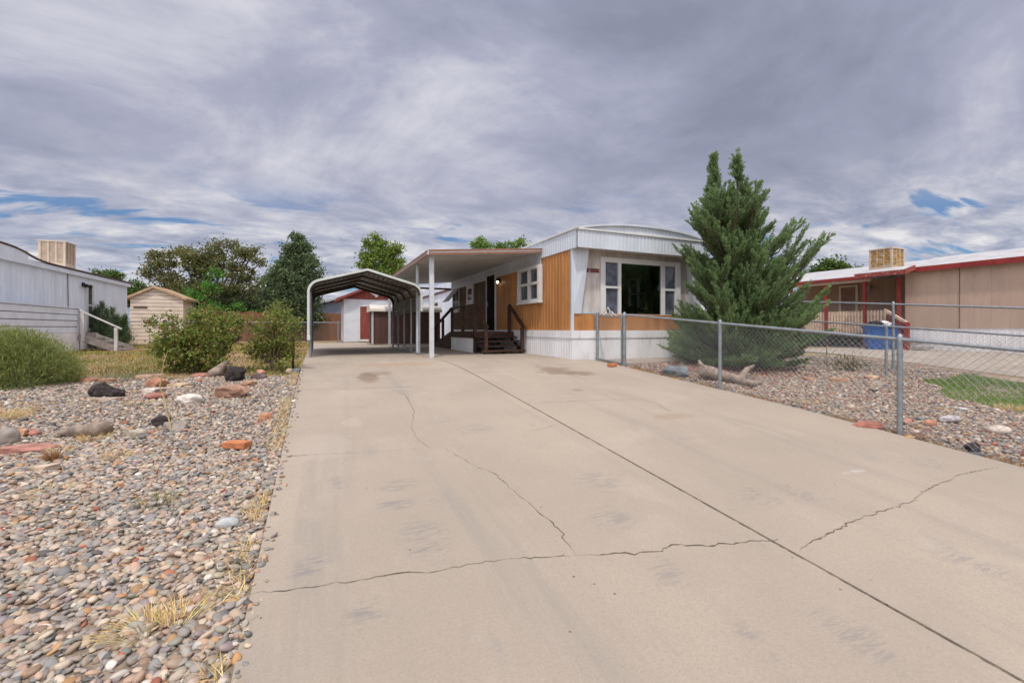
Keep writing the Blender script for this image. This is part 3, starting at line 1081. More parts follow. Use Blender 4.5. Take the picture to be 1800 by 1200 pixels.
rock(447, 815, 12, 11, (.48, .17, .07), 'small orange chunk beside the driveway, below the brick', 'ang')
rock(30, 800, 84, 14, (.40, .17, .125), 'large pink red slab at the left edge of the photo', 'flat', dep=0.5)
rock(30, 770, 26, 16, (.48, .23, .12), 'orange wedge stone above the pink red slab', 'ang')
rock(52, 768, 20, 12, (.44, .16, .11), 'small red stone right of the orange wedge stone', 'ang')
rock(2, 785, 36, 34, (.30, .26, .22), 'rounded grey boulder cut by the left photo edge', 'round')
rock(64, 832, 46, 12, (.50, .38, .27), 'sandy tan flat stone below the pink red slab', 'flat')
rock(255, 668, 46, 9, (.42, .25, .16), 'wide tan edging flagstone behind the orange chunk', 'flat')
rock(150, 673, 36, 8, (.44, .18, .09), 'orange edging stone close to the feathery green bush', 'flat')
rock(183, 673, 30, 8, (.46, .22, .13), 'pale orange edging stone right of the first edging stone', 'flat')
rock(350, 664, 46, 7, (.34, .15, .10), 'long red edging flagstone under the wide leafy shrub', 'flat')
rock(308, 682, 34, 7, (.50, .36, .2), 'yellowish long stone between orange chunk and long flagstone', 'flat')
rock(350, 672, 12, 8, (.42, .17, .08), 'small orange stone left of the upright lava block', 'ang')
rock(451, 668, 26, 11, (.13, .085, .085), 'dark purple brown flat stone between the two shrubs', 'flat')
rock(457, 658, 17, 9, (.45, .23, .13), 'square orange stone behind the dark purple stone', 'ang')
rock(507, 658, 13, 11, (.42, .31, .19), 'round tan stone at the driveway corner by the narrow shrub', 'round')
rock(519, 658, 15, 12, (.14, .16, .18), 'blue grey stone touching the driveway by the round tan stone', 'ang')
rock(393, 932, 38, 18, (.42, .43, .42), 'large pale grey cobble among the smaller pebbles', 'round')
rock(612, 1042, 11, 8, (.28, .28, .28), 'single grey pebble lying on the driveway crack', 'round', 'pebble', cat='pebble')
rock(447, 1075, 16, 9, (.42, .32, .18), 'yellow brown pebble lying on the driveway left edge', 'round', 'pebble', cat='pebble')
rock(694, 1156, 11, 9, (.40, .2, .14), 'small red pebble alone on the near driveway', 'round', 'pebble', cat='pebble')
rock(1474, 939, 11, 8, (.6, .6, .6), 'small white pebble on the right driveway crack', 'round', 'pebble', cat='pebble')

rock(1190, 664, 46, 22, (.155, .185, .20), 'blue grey boulder with pale veins behind the fence', 'ang', dep=0.6)
rock(1531, 758, 48, 15, (.36, .13, .085), 'long red stone lying at the driveway edge by the near post', 'flat')
rock(1598, 748, 22, 13, (.36, .16, .11), 'dull red stone just right of the near fence post', 'ang')
rock(1641, 750, 22, 12, (.50, .19, .09), 'bright orange stone right of the near fence post', 'round')
rock(1679, 746, 34, 15, (.42, .37, .37), 'lilac grey flat rock behind the fence', 'ang')
rock(1768, 765, 42, 16, (.52, .43, .34), 'long cream stone at the right behind the fence', 'round')
rock(1715, 798, 26, 22, (.045, .035, .038), 'black cube shaped stone at the right driveway edge', 'ang')
rock(1724, 806, 34, 7, (.10, .105, .12), 'flat slate piece in front of the black cube stone', 'flat')
rock(1480, 672, 30, 8, (.46, .25, .14), 'orange flat stone in the far gravel beside the shorter inner fence', 'flat')
rock(1538, 668, 28, 8, (.48, .30, .18), 'pale orange stones edge near the two close fence posts', 'flat')
rock(1425, 671, 18, 7, (.40, .18, .11), 'dull orange stone right of the juniper base', 'flat')
rock(1498, 720, 17, 10, (.52, .40, .28), 'cream cobble in the middle of the right gravel', 'round')
rock(1540, 690, 18, 5, (.07, .045, .035), 'dark flat chip in the right gravel', 'flat')
rock(1600, 776, 18, 11, (.45, .27, .09), 'mustard yellow stone at the foot of the near post', 'ang')
rock(1622, 778, 20, 12, (.20, .12, .08), 'brown stone beside the mustard yellow stone', 'ang')
rock(1698, 726, 24, 9, (.55, .50, .45), 'white grey stone in front of the green lawn patch', 'ang')
rock(1432, 734, 15, 6, (.5, .46, .4), 'small white stone by the driveway edge between the posts', 'flat')
rock(740, 631, 9, 6, (.42, .27, .13), 'small yellow block at the foot of the front carport leg', 'ang', 'stone_block', cat='block')


def brick(px, py, L, W, H, ang, label):
    c, k = G(px, py)
    zoff = 0.05 if px > XL and px < 1100 and px > 600 else 0.02
    mb = MB()
    ax = Vector((math.cos(ang), math.sin(ang), 0)); ay = Vector((-math.sin(ang), math.cos(ang), 0))
    b = 0.006
    cc = Vector((c.x, c.y, c.z + zoff + H / 2))
    # chamfered block
    rings = []
    for (z, i) in ((-H / 2, b), (-H / 2 + b, 0), (H / 2 - b, 0), (H / 2, b)):
        hx, hy = L / 2 - i, W / 2 - i
        rings.append([cc + ax * sx * hx + ay * sy * hy + Vector((0, 0, z)) for sx, sy in ((-1, -1), (1, -1), (1, 1), (-1, 1))])
    vs = [p for r in rings for p in r]
    fs = [(3, 2, 1, 0), (12, 13, 14, 15)]
    for r in range(3):
        for q in range(4):
            fs.append((r * 4 + q, r * 4 + (q + 1) % 4, r * 4 + 4 + (q + 1) % 4, r * 4 + 4 + q))
    mb.add(vs, fs)
    o = mb.build('brick', M['brick'])
    return tag(o, label, 'brick', 'loose orange bricks')


brick(417, 790, 0.23, 0.11, 0.06, -0.55, 'orange brick lying on the pebbles left of the driveway')
brick(1076, 648, 0.20, 0.10, 0.07, 0.1, 'orange brick on the concrete in front of the gate')


def log(name, pts, rads, label, parent_pts=None, col='drift', cat='driftwood'):
    mb = MB()
    mb.tube(pts, rads, 9)
    for br, rr in (parent_pts or []):
        mb.tube(br, rr, 7)
    # knobbly surface
    vs = []
    for v in mb.v:
        vv = Vector(v)
        d = mnoise.fractal(vv * 7, 1.0, 2.0, 3) * 0.03
        vs.append(tuple(vv + Vector((d, d * 0.7, d))))
    mb.v = vs
    return tag(mb.build(name, M[col]), label, cat, 'driftwood pieces')


def gp(px, py, up=0.0):
    c, k = G(px, py)
    return Vector((c.x, c.y, c.z + up))


log('driftwood_log', [gp(1232, 668, 0.20), gp(1248, 668, 0.14), gp(1275, 673, 0.12), gp(1300, 677, 0.10), gp(1320, 682, 0.07), gp(1338, 678, 0.07)],
    [0.12, 0.15, 0.11, 0.09, 0.08, 0.03], 'weathered driftwood log lying under the juniper behind the fence',
    [([gp(1302, 676, 0.12), gp(1312, 668, 0.2), gp(1326, 662, 0.26)], [0.07, 0.05, 0.02]), ([gp(1238, 668, 0.2), gp(1228, 664, 0.34)], [0.08, 0.03])])
log('driftwood_log', [gp(100, 768, 0.02), gp(130, 768, 0.05), gp(165, 770, 0.07), gp(195, 764, 0.10)], [0.03, 0.07, 0.085, 0.07],
    'long tan wedge of driftwood lying among the pebbles')
log('driftwood_log', [gp(368, 664, 0.05), gp(382, 663, 0.10), gp(397, 658, 0.22)], [0.07, 0.09, 0.03], 'short grey driftwood stump behind the upright lava block')


# ------------------------------------------------------------------ ribbed walls
def rib_profile(a0, a1, pitch, rw, rh):
    """points (a, d) along a wall, d = rib height"""
    out = [(a0, 0.0)]
    n = max(1, int(round((a1 - a0) / pitch)))
    p = (a1 - a0) / n
    for i in range(n):
        c = a0 + (i + 0.5) * p
        out += [(c - rw, 0.0), (c - rw * 0.55, rh), (c + rw * 0.55, rh), (c + rw, 0.0)]
    out.append((a1, 0.0))
    return out


def ribwall(mb, axis, c, a0, a1, z0, z1, pitch=0.16, rw=0.03, rh=0.014, thick=0.05):
    pr = rib_profile(a0, a1, pitch, rw, rh)
    if axis == 'X-':
        f = [(c - d, a) for a, d in pr]; bk = [(c + thick, a) for a in (a1, a0)]
    elif axis == 'X+':
        f = [(c + d, a) for a, d in pr]; bk = [(c - thick, a) for a in (a1, a0)]
    elif axis == 'Y-':
        f = [(a, c - d) for a, d in pr]; bk = [(a, c + thick) for a in (a1, a0)]
    else:
        f = [(a, c + d) for a, d in pr]; bk = [(a, c - thick) for a in (a1, a0)]
    poly = f + bk
    n = len(poly)
    vs = [(p[0], p[1], z0) for p in poly] + [(p[0], p[1], z1) for p in poly]
    fs = [(i, (i + 1) % n, n + (i + 1) % n, n + i) for i in range(n)]
    nf = len(f)
    # caps as quads between the front profile and the flat back
    mb.add(vs, fs)
    cap = []
    vb = []
    for z in (z0, z1):
        for (p, (a, d)) in zip(f, pr):
            vb.append((p[0], p[1], z))
        for (a, d) in pr:
            t = -thick
            if axis == 'X-': vb.append((c - t, a, z))
            elif axis == 'X+': vb.append((c + t, a, z))
            elif axis == 'Y-': vb.append((a, c - t, z))
            else: vb.append((a, c + t, z))
    for s in (0, 2 * nf):
        for i in range(nf - 1):
            cap.append((s + i, s + i + 1, s + nf + i + 1, s + nf + i))
    mb.add(vb, cap)
    return mb


def window(parent, axis, c, a0, a1, z0, z1, vm=(), hm=(), fw=0.07, proud=0.06, mw=0.03, glass='glass', frame='trim', sill=True):
    """frame (part) with its pane (sub-part)"""
    mb = MB()
    mb.wbox(axis, c, a0, a0 + fw, z0, z1, 0.0, proud)
    mb.wbox(axis, c, a1 - fw, a1, z0, z1, 0.0, proud)
    mb.wbox(axis, c, a0 + fw, a1 - fw, z1 - fw, z1, 0.0, proud)
    mb.wbox(axis, c, a0 + fw, a1 - fw, z0, z0 + fw, 0.0, proud)
    for v in vm:
        mb.wbox(axis, c, v - mw / 2, v + mw / 2, z0 + fw, z1 - fw, 0.012, proud - 0.012)
    for h in hm:
        mb.wbox(axis, c, a0 + fw, a1 - fw, h - mw / 2, h + mw / 2, 0.012, proud - 0.010)
    if sill:
        mb.wbox(axis, c, a0 - 0.02, a1 + 0.02, z0 - 0.035, z0 - 0.001, 0.0, proud + 0.03)
    w = mb.build('window', M[frame], parent)
    g = MB()
    g.wbox(axis, c, a0 + fw, a1 - fw, z0 + fw, z1 - fw, 0.002, 0.024)
    g.build('pane', M[glass], w)
    return w


# ------------------------------------------------------------------ the orange home
HX0, HX1, HY0, HY1 = 5.79, 10.10, 9.47, 20.2
FL = -0.09          # floor line
EV = 2.00           # eave: underside of the white fascia
home = thing('mobile_home', ((HX0 + HX1) / 2, (HY0 + HY1) / 2, -0.82),
             'orange brown and white mobile home with arched roof and wide front window', 'mobile home')
mb = MB()
ribwall(mb, 'X-', HX0, HY0 + 0.05, 14.52, FL + 0.04, EV, 0.165, 0.035, 0.013)
mb.build('side_wall', M['orange'], home)
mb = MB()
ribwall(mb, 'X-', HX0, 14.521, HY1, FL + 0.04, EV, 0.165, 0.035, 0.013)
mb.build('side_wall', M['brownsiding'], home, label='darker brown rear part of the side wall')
mb = MB()
# right-hand wall with two window openings
for (y0, y1, z0, z1) in ((HY0 + 0.2, 10.3, FL, EV), (11.3, 11.7, FL, EV), (12.7, HY1, FL, EV), (10.3, 11.3, FL, 0.65), (11.7, 12.7, FL, 0.65),
                         (10.3, 11.3, 1.75, EV), (11.7, 12.7, 1.75, EV)):
    mb.box(HX1 - 0.05, HX1, y0, y1, z0, z1)
mb.build('side_wall', M['orange'], home)
mb = MB()
mb.box(HX0 + 0.05, HX1 - 0.05, HY1 - 0.05, HY1, FL, EV)
mb.build('rear_wall', M['orange'], home)
# skirting
mb = MB()
ribwall(mb, 'X-', HX0 - 0.012, HY0, HY1, -0.95, FL - 0.16, 0.13, 0.02, 0.008)
ribwall(mb, 'Y-', HY0 - 0.012, HX0 - 0.01, HX1, -0.95, FL - 0.16, 0.30, 0.008, 0.004)
mb.box(HX1 - 0.03, HX1, HY0 + 0.06, HY1, -0.95, FL - 0.16)
mb.build('skirting', M['skirt'], home)
mb = MB()
mb.box(HX0 - 0.035, HX0 + 0.02, HY0 - 0.035, HY1, FL - 0.158, FL + 0.038)
mb.box(HX0 + 0.022, HX1, HY0 - 0.035, HY0 + 0.02, FL - 0.158, FL + 0.036)
mb.build('belt_trim', M['skirt'], home)
# front: orange band, pale panels, window
WY = HY0 + 0.14
xs_w = [PY(px, 500, WY - 0.06).x for px in (1056, 1064, 1087, 1092, 1163, 1169, 1188, 1196)]
WZ0, WZ1 = 0.30, 1.86
mb = MB()
ribwall(mb, 'Y-', HY0 + 0.03, HX0 + 0.06, HX1 - 0.02, FL + 0.036, 0.37, 0.22, 0.01, 0.006)
mb.build('front_band', M['orange'], home)
mb = MB()
mb.box(HX0 + 0.05, xs_w[0] + 0.02, WY, WY + 0.06, 0.36, EV)
mb.box(xs_w[-1] - 0.02, HX1 - 0.05, WY, WY + 0.06, 0.36, EV)
mb.box(xs_w[0] + 0.02, xs_w[-1] - 0.02, WY, WY + 0.06, WZ1 - 0.02, EV)
mb.box(xs_w[0] + 0.02, xs_w[-1] - 0.02, WY, WY + 0.06, 0.20, WZ0 + 0.02)
mb.build('front_panel', M['stucco'], home)
mb = MB()
mb.box(HX0 + 0.32, xs_w[0] - 0.01, WY - 0.004, WY - 0.001, 1.44, 1.55)
mb.build('peeling_patch', M['peel'], home)
mb = MB()
mb.box(HX0 + 0.10, xs_w[0] - 0.08, HY0 + 0.022, WY, 0.372, 0.395)
mb.build('ledge', M['bluebit'], home)
# tapered white wings at both sides of the front
for sgn, xc in ((1, HX0), (-1, HX1)):
    mb = MB()
    t0, t1 = 0.44, 0.27
    vs = []
    for (y, ) in ((HY0 + 0.0,), (WY + 0.02,)):
        vs += [(xc, y, 0.37), (xc + sgn * t1, y, 0.37), (xc + sgn * t0, y - (0.10 if y < WY else 0), EV), (xc, y - (0.02 if y < WY else 0), EV)]
    fs = [(0, 1, 2, 3), (7, 6, 5, 4), (0, 4, 5, 1), (1, 5, 6, 2), (2, 6, 7, 3), (3, 7, 4, 0)]
    mb.add(vs, fs)
    for q in (0.3, 0.62):
        a = Vector((xc + sgn * t1 * q, HY0 - 0.004, 0.37)); b = Vector((xc + sgn * t0 * q, HY0 - 0.02 - 0.08 * q - 0.004, EV))
        mb.bar(a, b, 0.02, 0.012, up=(0, 1, 0))
    mb.build('tapered_wing', M['white'], home)
mb = MB()
mb.box(HX0 - 0.016, HX0 + 0.048, HY0 - 0.016, HY0 + 0.048, FL + 0.04, EV)
mb.build('corner_trim', M['white'], home)
mb = MB()
mb.box(HX1 - 0.05, HX1 + 0.012, HY0 - 0.016, HY0 + 0.048, FL + 0.04, EV)
mb.build('corner_trim', M['white'], home)
# picture window
wf = MB()
xa = xs_w
wf.box(xa[0], xa[1], WY - 0.07, WY + 0.03, WZ0, WZ1)
wf.box(xa[6], xa[7], WY - 0.07, WY + 0.03, WZ0, WZ1)
wf.box(xa[1], xa[6], WY - 0.07, WY + 0.03, WZ1 - 0.13, WZ1)
wf.box(xa[1], xa[6], WY - 0.07, WY + 0.03, WZ0, WZ0 + 0.08)
wf.box(xa[0] - 0.03, xa[7] + 0.03, WY - 0.10, WY - 0.002, WZ0 - 0.05, WZ0 - 0.001)
wf.box(xa[2], xa[3], WY - 0.065, WY + 0.03, WZ0 + 0.08, WZ1 - 0.13)
wf.box(xa[4], xa[5], WY - 0.065, WY + 0.03, WZ0 + 0.08, WZ1 - 0.13)
zc = 1.08
wf.box(xa[1], xa[2], WY - 0.06, WY + 0.02, zc - 0.03, zc + 0.03)
wf.box(xa[5], xa[6], WY - 0.06, WY + 0.02, zc - 0.03, zc + 0.03)
wf.box(xa[1], xa[1] + 0.025, WY - 0.055, WY + 0.02, WZ0 + 0.08, zc - 0.03)
wf.box(xa[6] - 0.025, xa[6], WY - 0.055, WY + 0.02, WZ0 + 0.08, zc - 0.03)
pw = wf.build('window', M['trim'], home)
for a, b in ((1, 2), (3, 4), (5, 6)):
    g = MB()
    g.box(xa[a] + 0.001, xa[b] - 0.001, WY - 0.02, WY - 0.012, WZ0 + 0.08, WZ1 - 0.13)
    g.build('pane', M['clear'] if a == 3 else M['glassgrey'], pw)
# room behind the picture window
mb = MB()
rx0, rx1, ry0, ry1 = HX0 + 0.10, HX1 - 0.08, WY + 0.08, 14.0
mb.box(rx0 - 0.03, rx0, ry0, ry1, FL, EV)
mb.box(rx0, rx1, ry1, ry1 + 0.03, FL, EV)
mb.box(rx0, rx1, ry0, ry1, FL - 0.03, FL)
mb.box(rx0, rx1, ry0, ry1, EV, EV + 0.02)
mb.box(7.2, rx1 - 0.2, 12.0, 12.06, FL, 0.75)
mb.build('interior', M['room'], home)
for y0 in (10.3, 11.7):
    window(home, 'X+', HX1 - 0.04, y0, y0 + 1.0, 0.65, 1.75, (y0 + 0.5,), (1.2,), 0.05, 0.06, 0.04, 'clear', 'trim', False)
mb = MB()
mb.box(xa[1] + 0.02, xa[2] - 0.02, WY + 0.09, WY + 0.11, WZ0, WZ1 - 0.1)
mb.build('curtain', M['curtain'], home)
# fascia all round, front brow overhangs
OV = 0.30
mb = MB()
ribwall(mb, 'X-', HX0 - 0.03, HY0 - OV, HY1 + 0.1, EV - 0.02, 2.43, 0.12, 0.02, 0.010, 0.06)
ribwall(mb, 'Y-', HY0 - OV + 0.002, HX0 - 0.03, HX1 + 0.03, EV - 0.02, 2.41, 0.115, 0.02, 0.010, 0.06)
ribwall(mb, 'X+', HX1 + 0.03, HY0 - OV, HY1 + 0.1, EV - 0.02, 2.43, 0.12, 0.02, 0.010, 0.06)
mb.build('fascia', M['white'], home)
mb = MB()
mb.box(HX0 - 0.02, HX1 + 0.02, HY0 - OV + 0.06, WY + 0.05, EV + 0.001, EV + 0.02)
mb.build('soffit', M['stucco'], home)


def arch(x):
    u = (x - (HX0 + HX1) / 2) / ((HX1 - HX0) / 2 + 0.03)
    return 2.46 + 0.215 * (1 - abs(u) ** 2.2)


mb = MB()
N = 36
pr = [(HX0 - 0.05 + (HX1 - HX0 + 0.10) * i / N) for i in range(N + 1)]
prof = [(x, arch(min(max(x, HX0 - 0.03), HX1 + 0.03)) + 0.012) for x in pr]
prof = prof + [(x, z - 0.05) for x, z in reversed(prof)]
mb.prism(prof, 'Y', HY0 - OV - 0.03, HY1 + 0.1)
mb.build('roof', M['white'], home)
mb = MB()
# arched ribbed end panel between brow trim and roof
pr = rib_profile(HX0, HX1, 0.115, 0.02, 0.010)
yb = HY0 - OV + 0.03
vs = [(a, yb - d, 2.44) for a, d in pr] + [(a, yb - d, arch(a) - 0.035) for a, d in pr]
n = len(pr)
mb.add(vs, [(i, i + 1, n + i + 1, n + i) for i in range(n - 1)])
mb.build('gable_panel', M['white'], home)
mb = MB()
mb.box(HX0 - 0.06, HX1 + 0.06, HY0 - OV - 0.035, HY0 - OV + 0.02, 2.412, 2.452)
mb.box(HX0 - 0.065, HX0 - 0.01, HY0 - OV - 0.035, HY1 + 0.1, 2.432, 2.474)
mb.box(HX1 + 0.01, HX1 + 0.065, HY0 - OV + 0.022, HY1 + 0.1, 2.432, 2.474)
mb.build('roof_trim', M['trim'], home)
# side windows, door
window(home, 'X-', HX0 - 0.016, 11.02, 12.48, 0.76, 1.80, (11.73,), (1.30,), 0.09, 0.13, 0.07, 'glassgrey')
window(home, 'X-', HX0 - 0.016, 16.95, 17.85, 1.02, 1.80, (), (1.36,), 0.16, 0.06, 0.06, 'glassgrey')
wa = window(home, 'X-', HX0 - 0.016, 18.9, 19.9, 0.75, 1.75, (19.4,), (1.2,), 0.09, 0.08, 0.05, 'glassgrey')
mb = MB()
mb.add([(HX0 - 0.10, 18.9, 1.74), (HX0 - 0.10, 19.9, 1.74), (HX0 - 0.55, 19.9, 1.22), (HX0 - 0.55, 18.9, 1.22),
        (HX0 - 0.10, 18.9, 1.71), (HX0 - 0.10, 19.9, 1.71), (HX0 - 0.55, 19.9, 1.19), (HX0 - 0.55, 18.9, 1.19)],
       [(0, 1, 2, 3), (7, 6, 5, 4), (0, 3, 7, 4), (1, 5, 6, 2), (3, 2, 6, 7), (0, 4, 5, 1)])
for i in range(7):
    t = (i + 0.5) / 7
    mb.bar((HX0 - 0.10 - 0.45 * t, 18.9, 1.745 - 0.52 * t), (HX0 - 0.10 - 0.45 * t, 19.9, 1.745 - 0.52 * t), 0.03, 0.015)
mb.build('awning_shade', M['awnwhite'], wa)
mb = MB()
mb.wbox('X-', HX0 - 0.016, 14.60, 15.42, FL + 0.02, 1.92, 0.0, 0.03)
dr = mb.build('door', M['door'], home)
mb = MB()
for (a0, a1, z0, z1) in ((14.52, 14.60, FL + 0.02, 2.0), (15.42, 15.50, FL + 0.02, 2.0), (14.60, 15.42, 1.92, 2.0)):
    mb.wbox('X-', HX0 - 0.016, a0, a1, z0, z1, 0.0, 0.05)
mb.build('door_frame', M['trim'], dr)
mb = MB()
mb.wbox('X-', HX0 - 0.046, 15.30, 15.33, 0.80, 0.98, 0.0, 0.04)
mb.build('handle', M['galv'], dr)
lamp = PX(874.4, 496, HX0 - 0.12)
mb = MB()
mb.box(HX0 - 0.05, HX0 - 0.018, lamp.y - 0.06, lamp.y + 0.06, lamp.z - 0.02, lamp.z + 0.14)
mb.tube([(HX0 - 0.05, lamp.y, lamp.z + 0.1), (HX0 - 0.12, lamp.y, lamp.z + 0.12)], 0.012, 6)
mb.tube([(HX0 - 0.12, lamp.y, lamp.z + 0.13), (HX0 - 0.12, lamp.y, lamp.z + 0.04)], [0.03, 0.07], 10)
wl_ = mb.build('wall_lamp', M['black'], home)
mb = MB()
mb.tube([(HX0 - 0.12, lamp.y, lamp.z + 0.035), (HX0 - 0.12, lamp.y, lamp.z), (HX0 - 0.12, lamp.y, lamp.z - 0.045)], [0.035, 0.045, 0.015], 10)
mb.build('bulb', M['lamp'], wl_)

# ------------------------------------------------------------------ porch roof on posts
awn = thing('porch_roof', (4.1, 15.7, -0.80), 'white metal porch roof with tan gutter and chipped white posts along the home', 'porch roof')
AX0, AX1, AY0, AY1 = 2.52, HX0 - 0.042, 11.0, 20.3
zl, zr = 1.93, 2.20
mb = MB()
# sheets run out from the home: fine ribs along X
ys_ = []
n = int((AY1 - AY0) / 0.10)
top = []
for i in range(n):
    a = AY0 + 0.02 + i * 0.10
    top += [(a, 0.0), (a + 0.07, 0.0), (a + 0.075, 0.015), (a + 0.095, 0.015)]
m_ = len(top)
vs = [(AX0 + 0.03, a, zl - 0.03 + d) for a, d in top] + [(AX1, a, zr - 0.03 + d) for a, d in top]
vs += [(AX0 + 0.03, a, zl + 0.02) for a, d in top] + [(AX1, a, zr + 0.02) for a, d in top]
fs = [(i, i + 1, m_ + i + 1, m_ + i) for i in range(m_ - 1)] + [(2 * m_ + i, 3 * m_ + i, 3 * m_ + i + 1, 2 * m_ + i + 1) for i in range(m_ - 1)]
mb.add(vs, fs)
mb.build('roof_sheet', M['awnwhite'], awn)
mb = MB()
for (dz0, dz1, out) in ((-0.085, -0.03, 0.0), (0.0, 0.05, 0.01)):
    mb.add([(AX0, AY0 - out, zl + dz0), (AX1, AY0 - out, zr + dz0), (AX1, AY0 - out, zr + dz1), (AX0, AY0 - out, zl + dz1),
            (AX0, AY0 + 0.02, zl + dz0), (AX1, AY0 + 0.02, zr + dz0), (AX1, AY0 + 0.02, zr + dz1), (AX0, AY0 + 0.02, zl + dz1)],
           [(0, 1, 2, 3), (7, 6, 5, 4), (0, 4, 5, 1), (3, 2, 6, 7), (0, 3, 7, 4), (1, 5, 6, 2)])
    mb.box(AX0 - out, AX0 + 0.03, AY0 + 0.021, AY1, zl + dz0, zl + dz1)
mb.build('gutter', M['awntrim'], awn)
mb = MB()
mb.add([(AX0 + 0.004, AY0 + 0.004, zl - 0.03), (AX1, AY0 + 0.004, zr - 0.03), (AX1, AY0 + 0.004, zr), (AX0 + 0.004, AY0 + 0.004, zl),
        (AX0 + 0.004, AY0 + 0.018, zl - 0.03), (AX1, AY0 + 0.018, zr - 0.03), (AX1, AY0 + 0.018, zr), (AX0 + 0.004, AY0 + 0.018, zl)],
       [(0, 1, 2, 3), (7, 6, 5, 4), (0, 4, 5, 1), (3, 2, 6, 7), (0, 3, 7, 4), (1, 5, 6, 2)])
mb.box(AX0 + 0.004, AX0 + 0.02, AY0 + 0.022, AY1, zl - 0.03, zl)
mb.box(AX0 - 0.012, AX0 + 0.012, AY0 - 0.014, AY0 + 0.0, zl - 0.08, zl + 0.065)
mb.build('gutter_stripe', M['trim'], awn)
mb = MB()
mb.box(AX0 + 0.032, AX1, AY1 - 0.03, AY1 + 0.02, zl - 0.12, zl - 0.035)
mb.build('rear_beam', M['edgebrown'], awn)
mb = MB()
mb.box(HX0 - 0.041, HX0 - 0.018, AY0 + 0.1, AY1, EV - 0.20, EV - 0.025)
mb.build('wall_ledger', M['white'], awn)
for y, pwid in ((11.25, 1.0), (13.05, 0.55), (18.6, 0.75)):
    mb = MB()
    x = 2.67
    gy = gz(x, y) + 0.045
    # open C-shaped post: web and two flanges
    pw_ = 0.055 * pwid
    mb.box(x - pw_, x + pw_, y - 0.045, y - 0.035, gy, zl - 0.03)
    mb.box(x - pw_, x - pw_ + 0.008, y - 0.034, y + 0.045, gy, zl - 0.03)
    mb.box(x + pw_ - 0.008, x + pw_, y - 0.034, y + 0.045, gy, zl - 0.03)
    mb.box(x - pw_ * 0.35, x + pw_ * 0.35, y - 0.052, y - 0.0455, gy + 0.35, zl - 0.08)
    mb.build('post', M['postpaint'], awn)

# ------------------------------------------------------------------ porch deck and its stairs
deck = thing('porch_deck', (5.1, 14.2, -0.80), 'dark brown wooden porch deck with steps and railings under the porch roof', 'porch')
gd = -0.80 + 0.045
DX0, DX1, DY0, DY1 = 4.42, HX0 - 0.05, 12.95, 15.6
mb = MB()
for i in range(9):
    w = (DX1 - DX0) / 9
    mb.box(DX0 + i * w + 0.004, DX0 + (i + 1) * w - 0.004, DY0, DY1, FL - 0.06, FL - 0.02)
mb.box(DX0 - 0.02, DX0 + 0.02, DY0, DY1, FL - 0.22, FL - 0.061)
mb.box(DX0 + 0.021, DX1, DY0 - 0.0, DY0 + 0.04, FL - 0.22, FL - 0.061)
mb.box(DX0 + 0.021, DX1, DY1 - 0.04, DY1, FL - 0.22, FL - 0.061)
mb.build('deck_floor', M['darkwood'], deck)
mb = MB()
ribwall(mb, 'X-', DX0, DY0 + 0.1, DY1, gd, FL - 0.222, 0.14, 0.02, 0.006, 0.02)
mb.build('deck_skirt', M['skirt'], deck)
# front steps
nst = 4
run = 0.235
y0 = DY0
for i in range(nst):
    z = FL - 0.02 - (i + 1) * (FL - gd) / (nst + 1)
    y = DY0 - i * run
    mb = MB()
    mb.box(DX0 - 0.02 - 0.01 * i, DX1 - 0.02, y - run - 0.02, y - 0.01, z - 0.045, z)
    mb.build('step', M['darkwood'], deck)
for x in (DX0 + 0.05, (DX0 + DX1) / 2, DX1 - 0.1):
    mb = MB()
    mb.prism([(DY0, FL - 0.25), (DY0, FL - 0.12 - 0.10), (DY0 - nst * run + 0.02, gd + 0.10), (DY0 - nst * run + 0.02, gd), (DY0 - nst * run + 0.25, gd)], 'X', x, x + 0.04)
    mb.build('stringer', M['darkwood'], deck)
mb = MB()
yn = DY0 - nst * run + 0.06
mb.box(DX0 + 0.0, DX0 + 0.09, yn - 0.06, yn + 0.03, gd, 0.02)
mb.box(DX0 - 0.02, DX0 + 0.07, DY0 + 0.005, DY0 + 0.095, gd, 0.74)
mb.bar((DX0 + 0.04, yn - 0.12, 0.02), (DX0 + 0.04, DY0 + 0.10, 0.76), 0.10, 0.05)
mb.build('stair_railing', M['darkwood'], deck)
mb = MB()
mb.box(DX1 - 0.16, DX1 - 0.07, yn - 0.06, yn + 0.03, gd, 0.02)
mb.box(DX1 - 0.16, DX1 - 0.07, DY0 + 0.045, DY0 + 0.135, FL - 0.02, 0.74)
mb.bar((DX1 - 0.115, yn - 0.12, 0.02), (DX1 - 0.115, DY0 + 0.10, 0.76), 0.10, 0.05)
mb.build('stair_railing', M['darkwood'], deck)
mb = MB()
for y in (DY0 + 1.25, DY1 - 0.09):
    mb.box(DX0 - 0.02, DX0 + 0.07, y, y + 0.09, FL - 0.02, 0.72)
mb.box(DX0 - 0.03, DX0 + 0.08, DY0 + 0.14, DY1 + 0.02, 0.72, 0.76)
mb.box(DX0 - 0.01, DX0 + 0.03, DY0 + 0.14, DY1 - 0.10, 0.28, 0.34)
mb.build('deck_railing', M['darkwood'], deck)
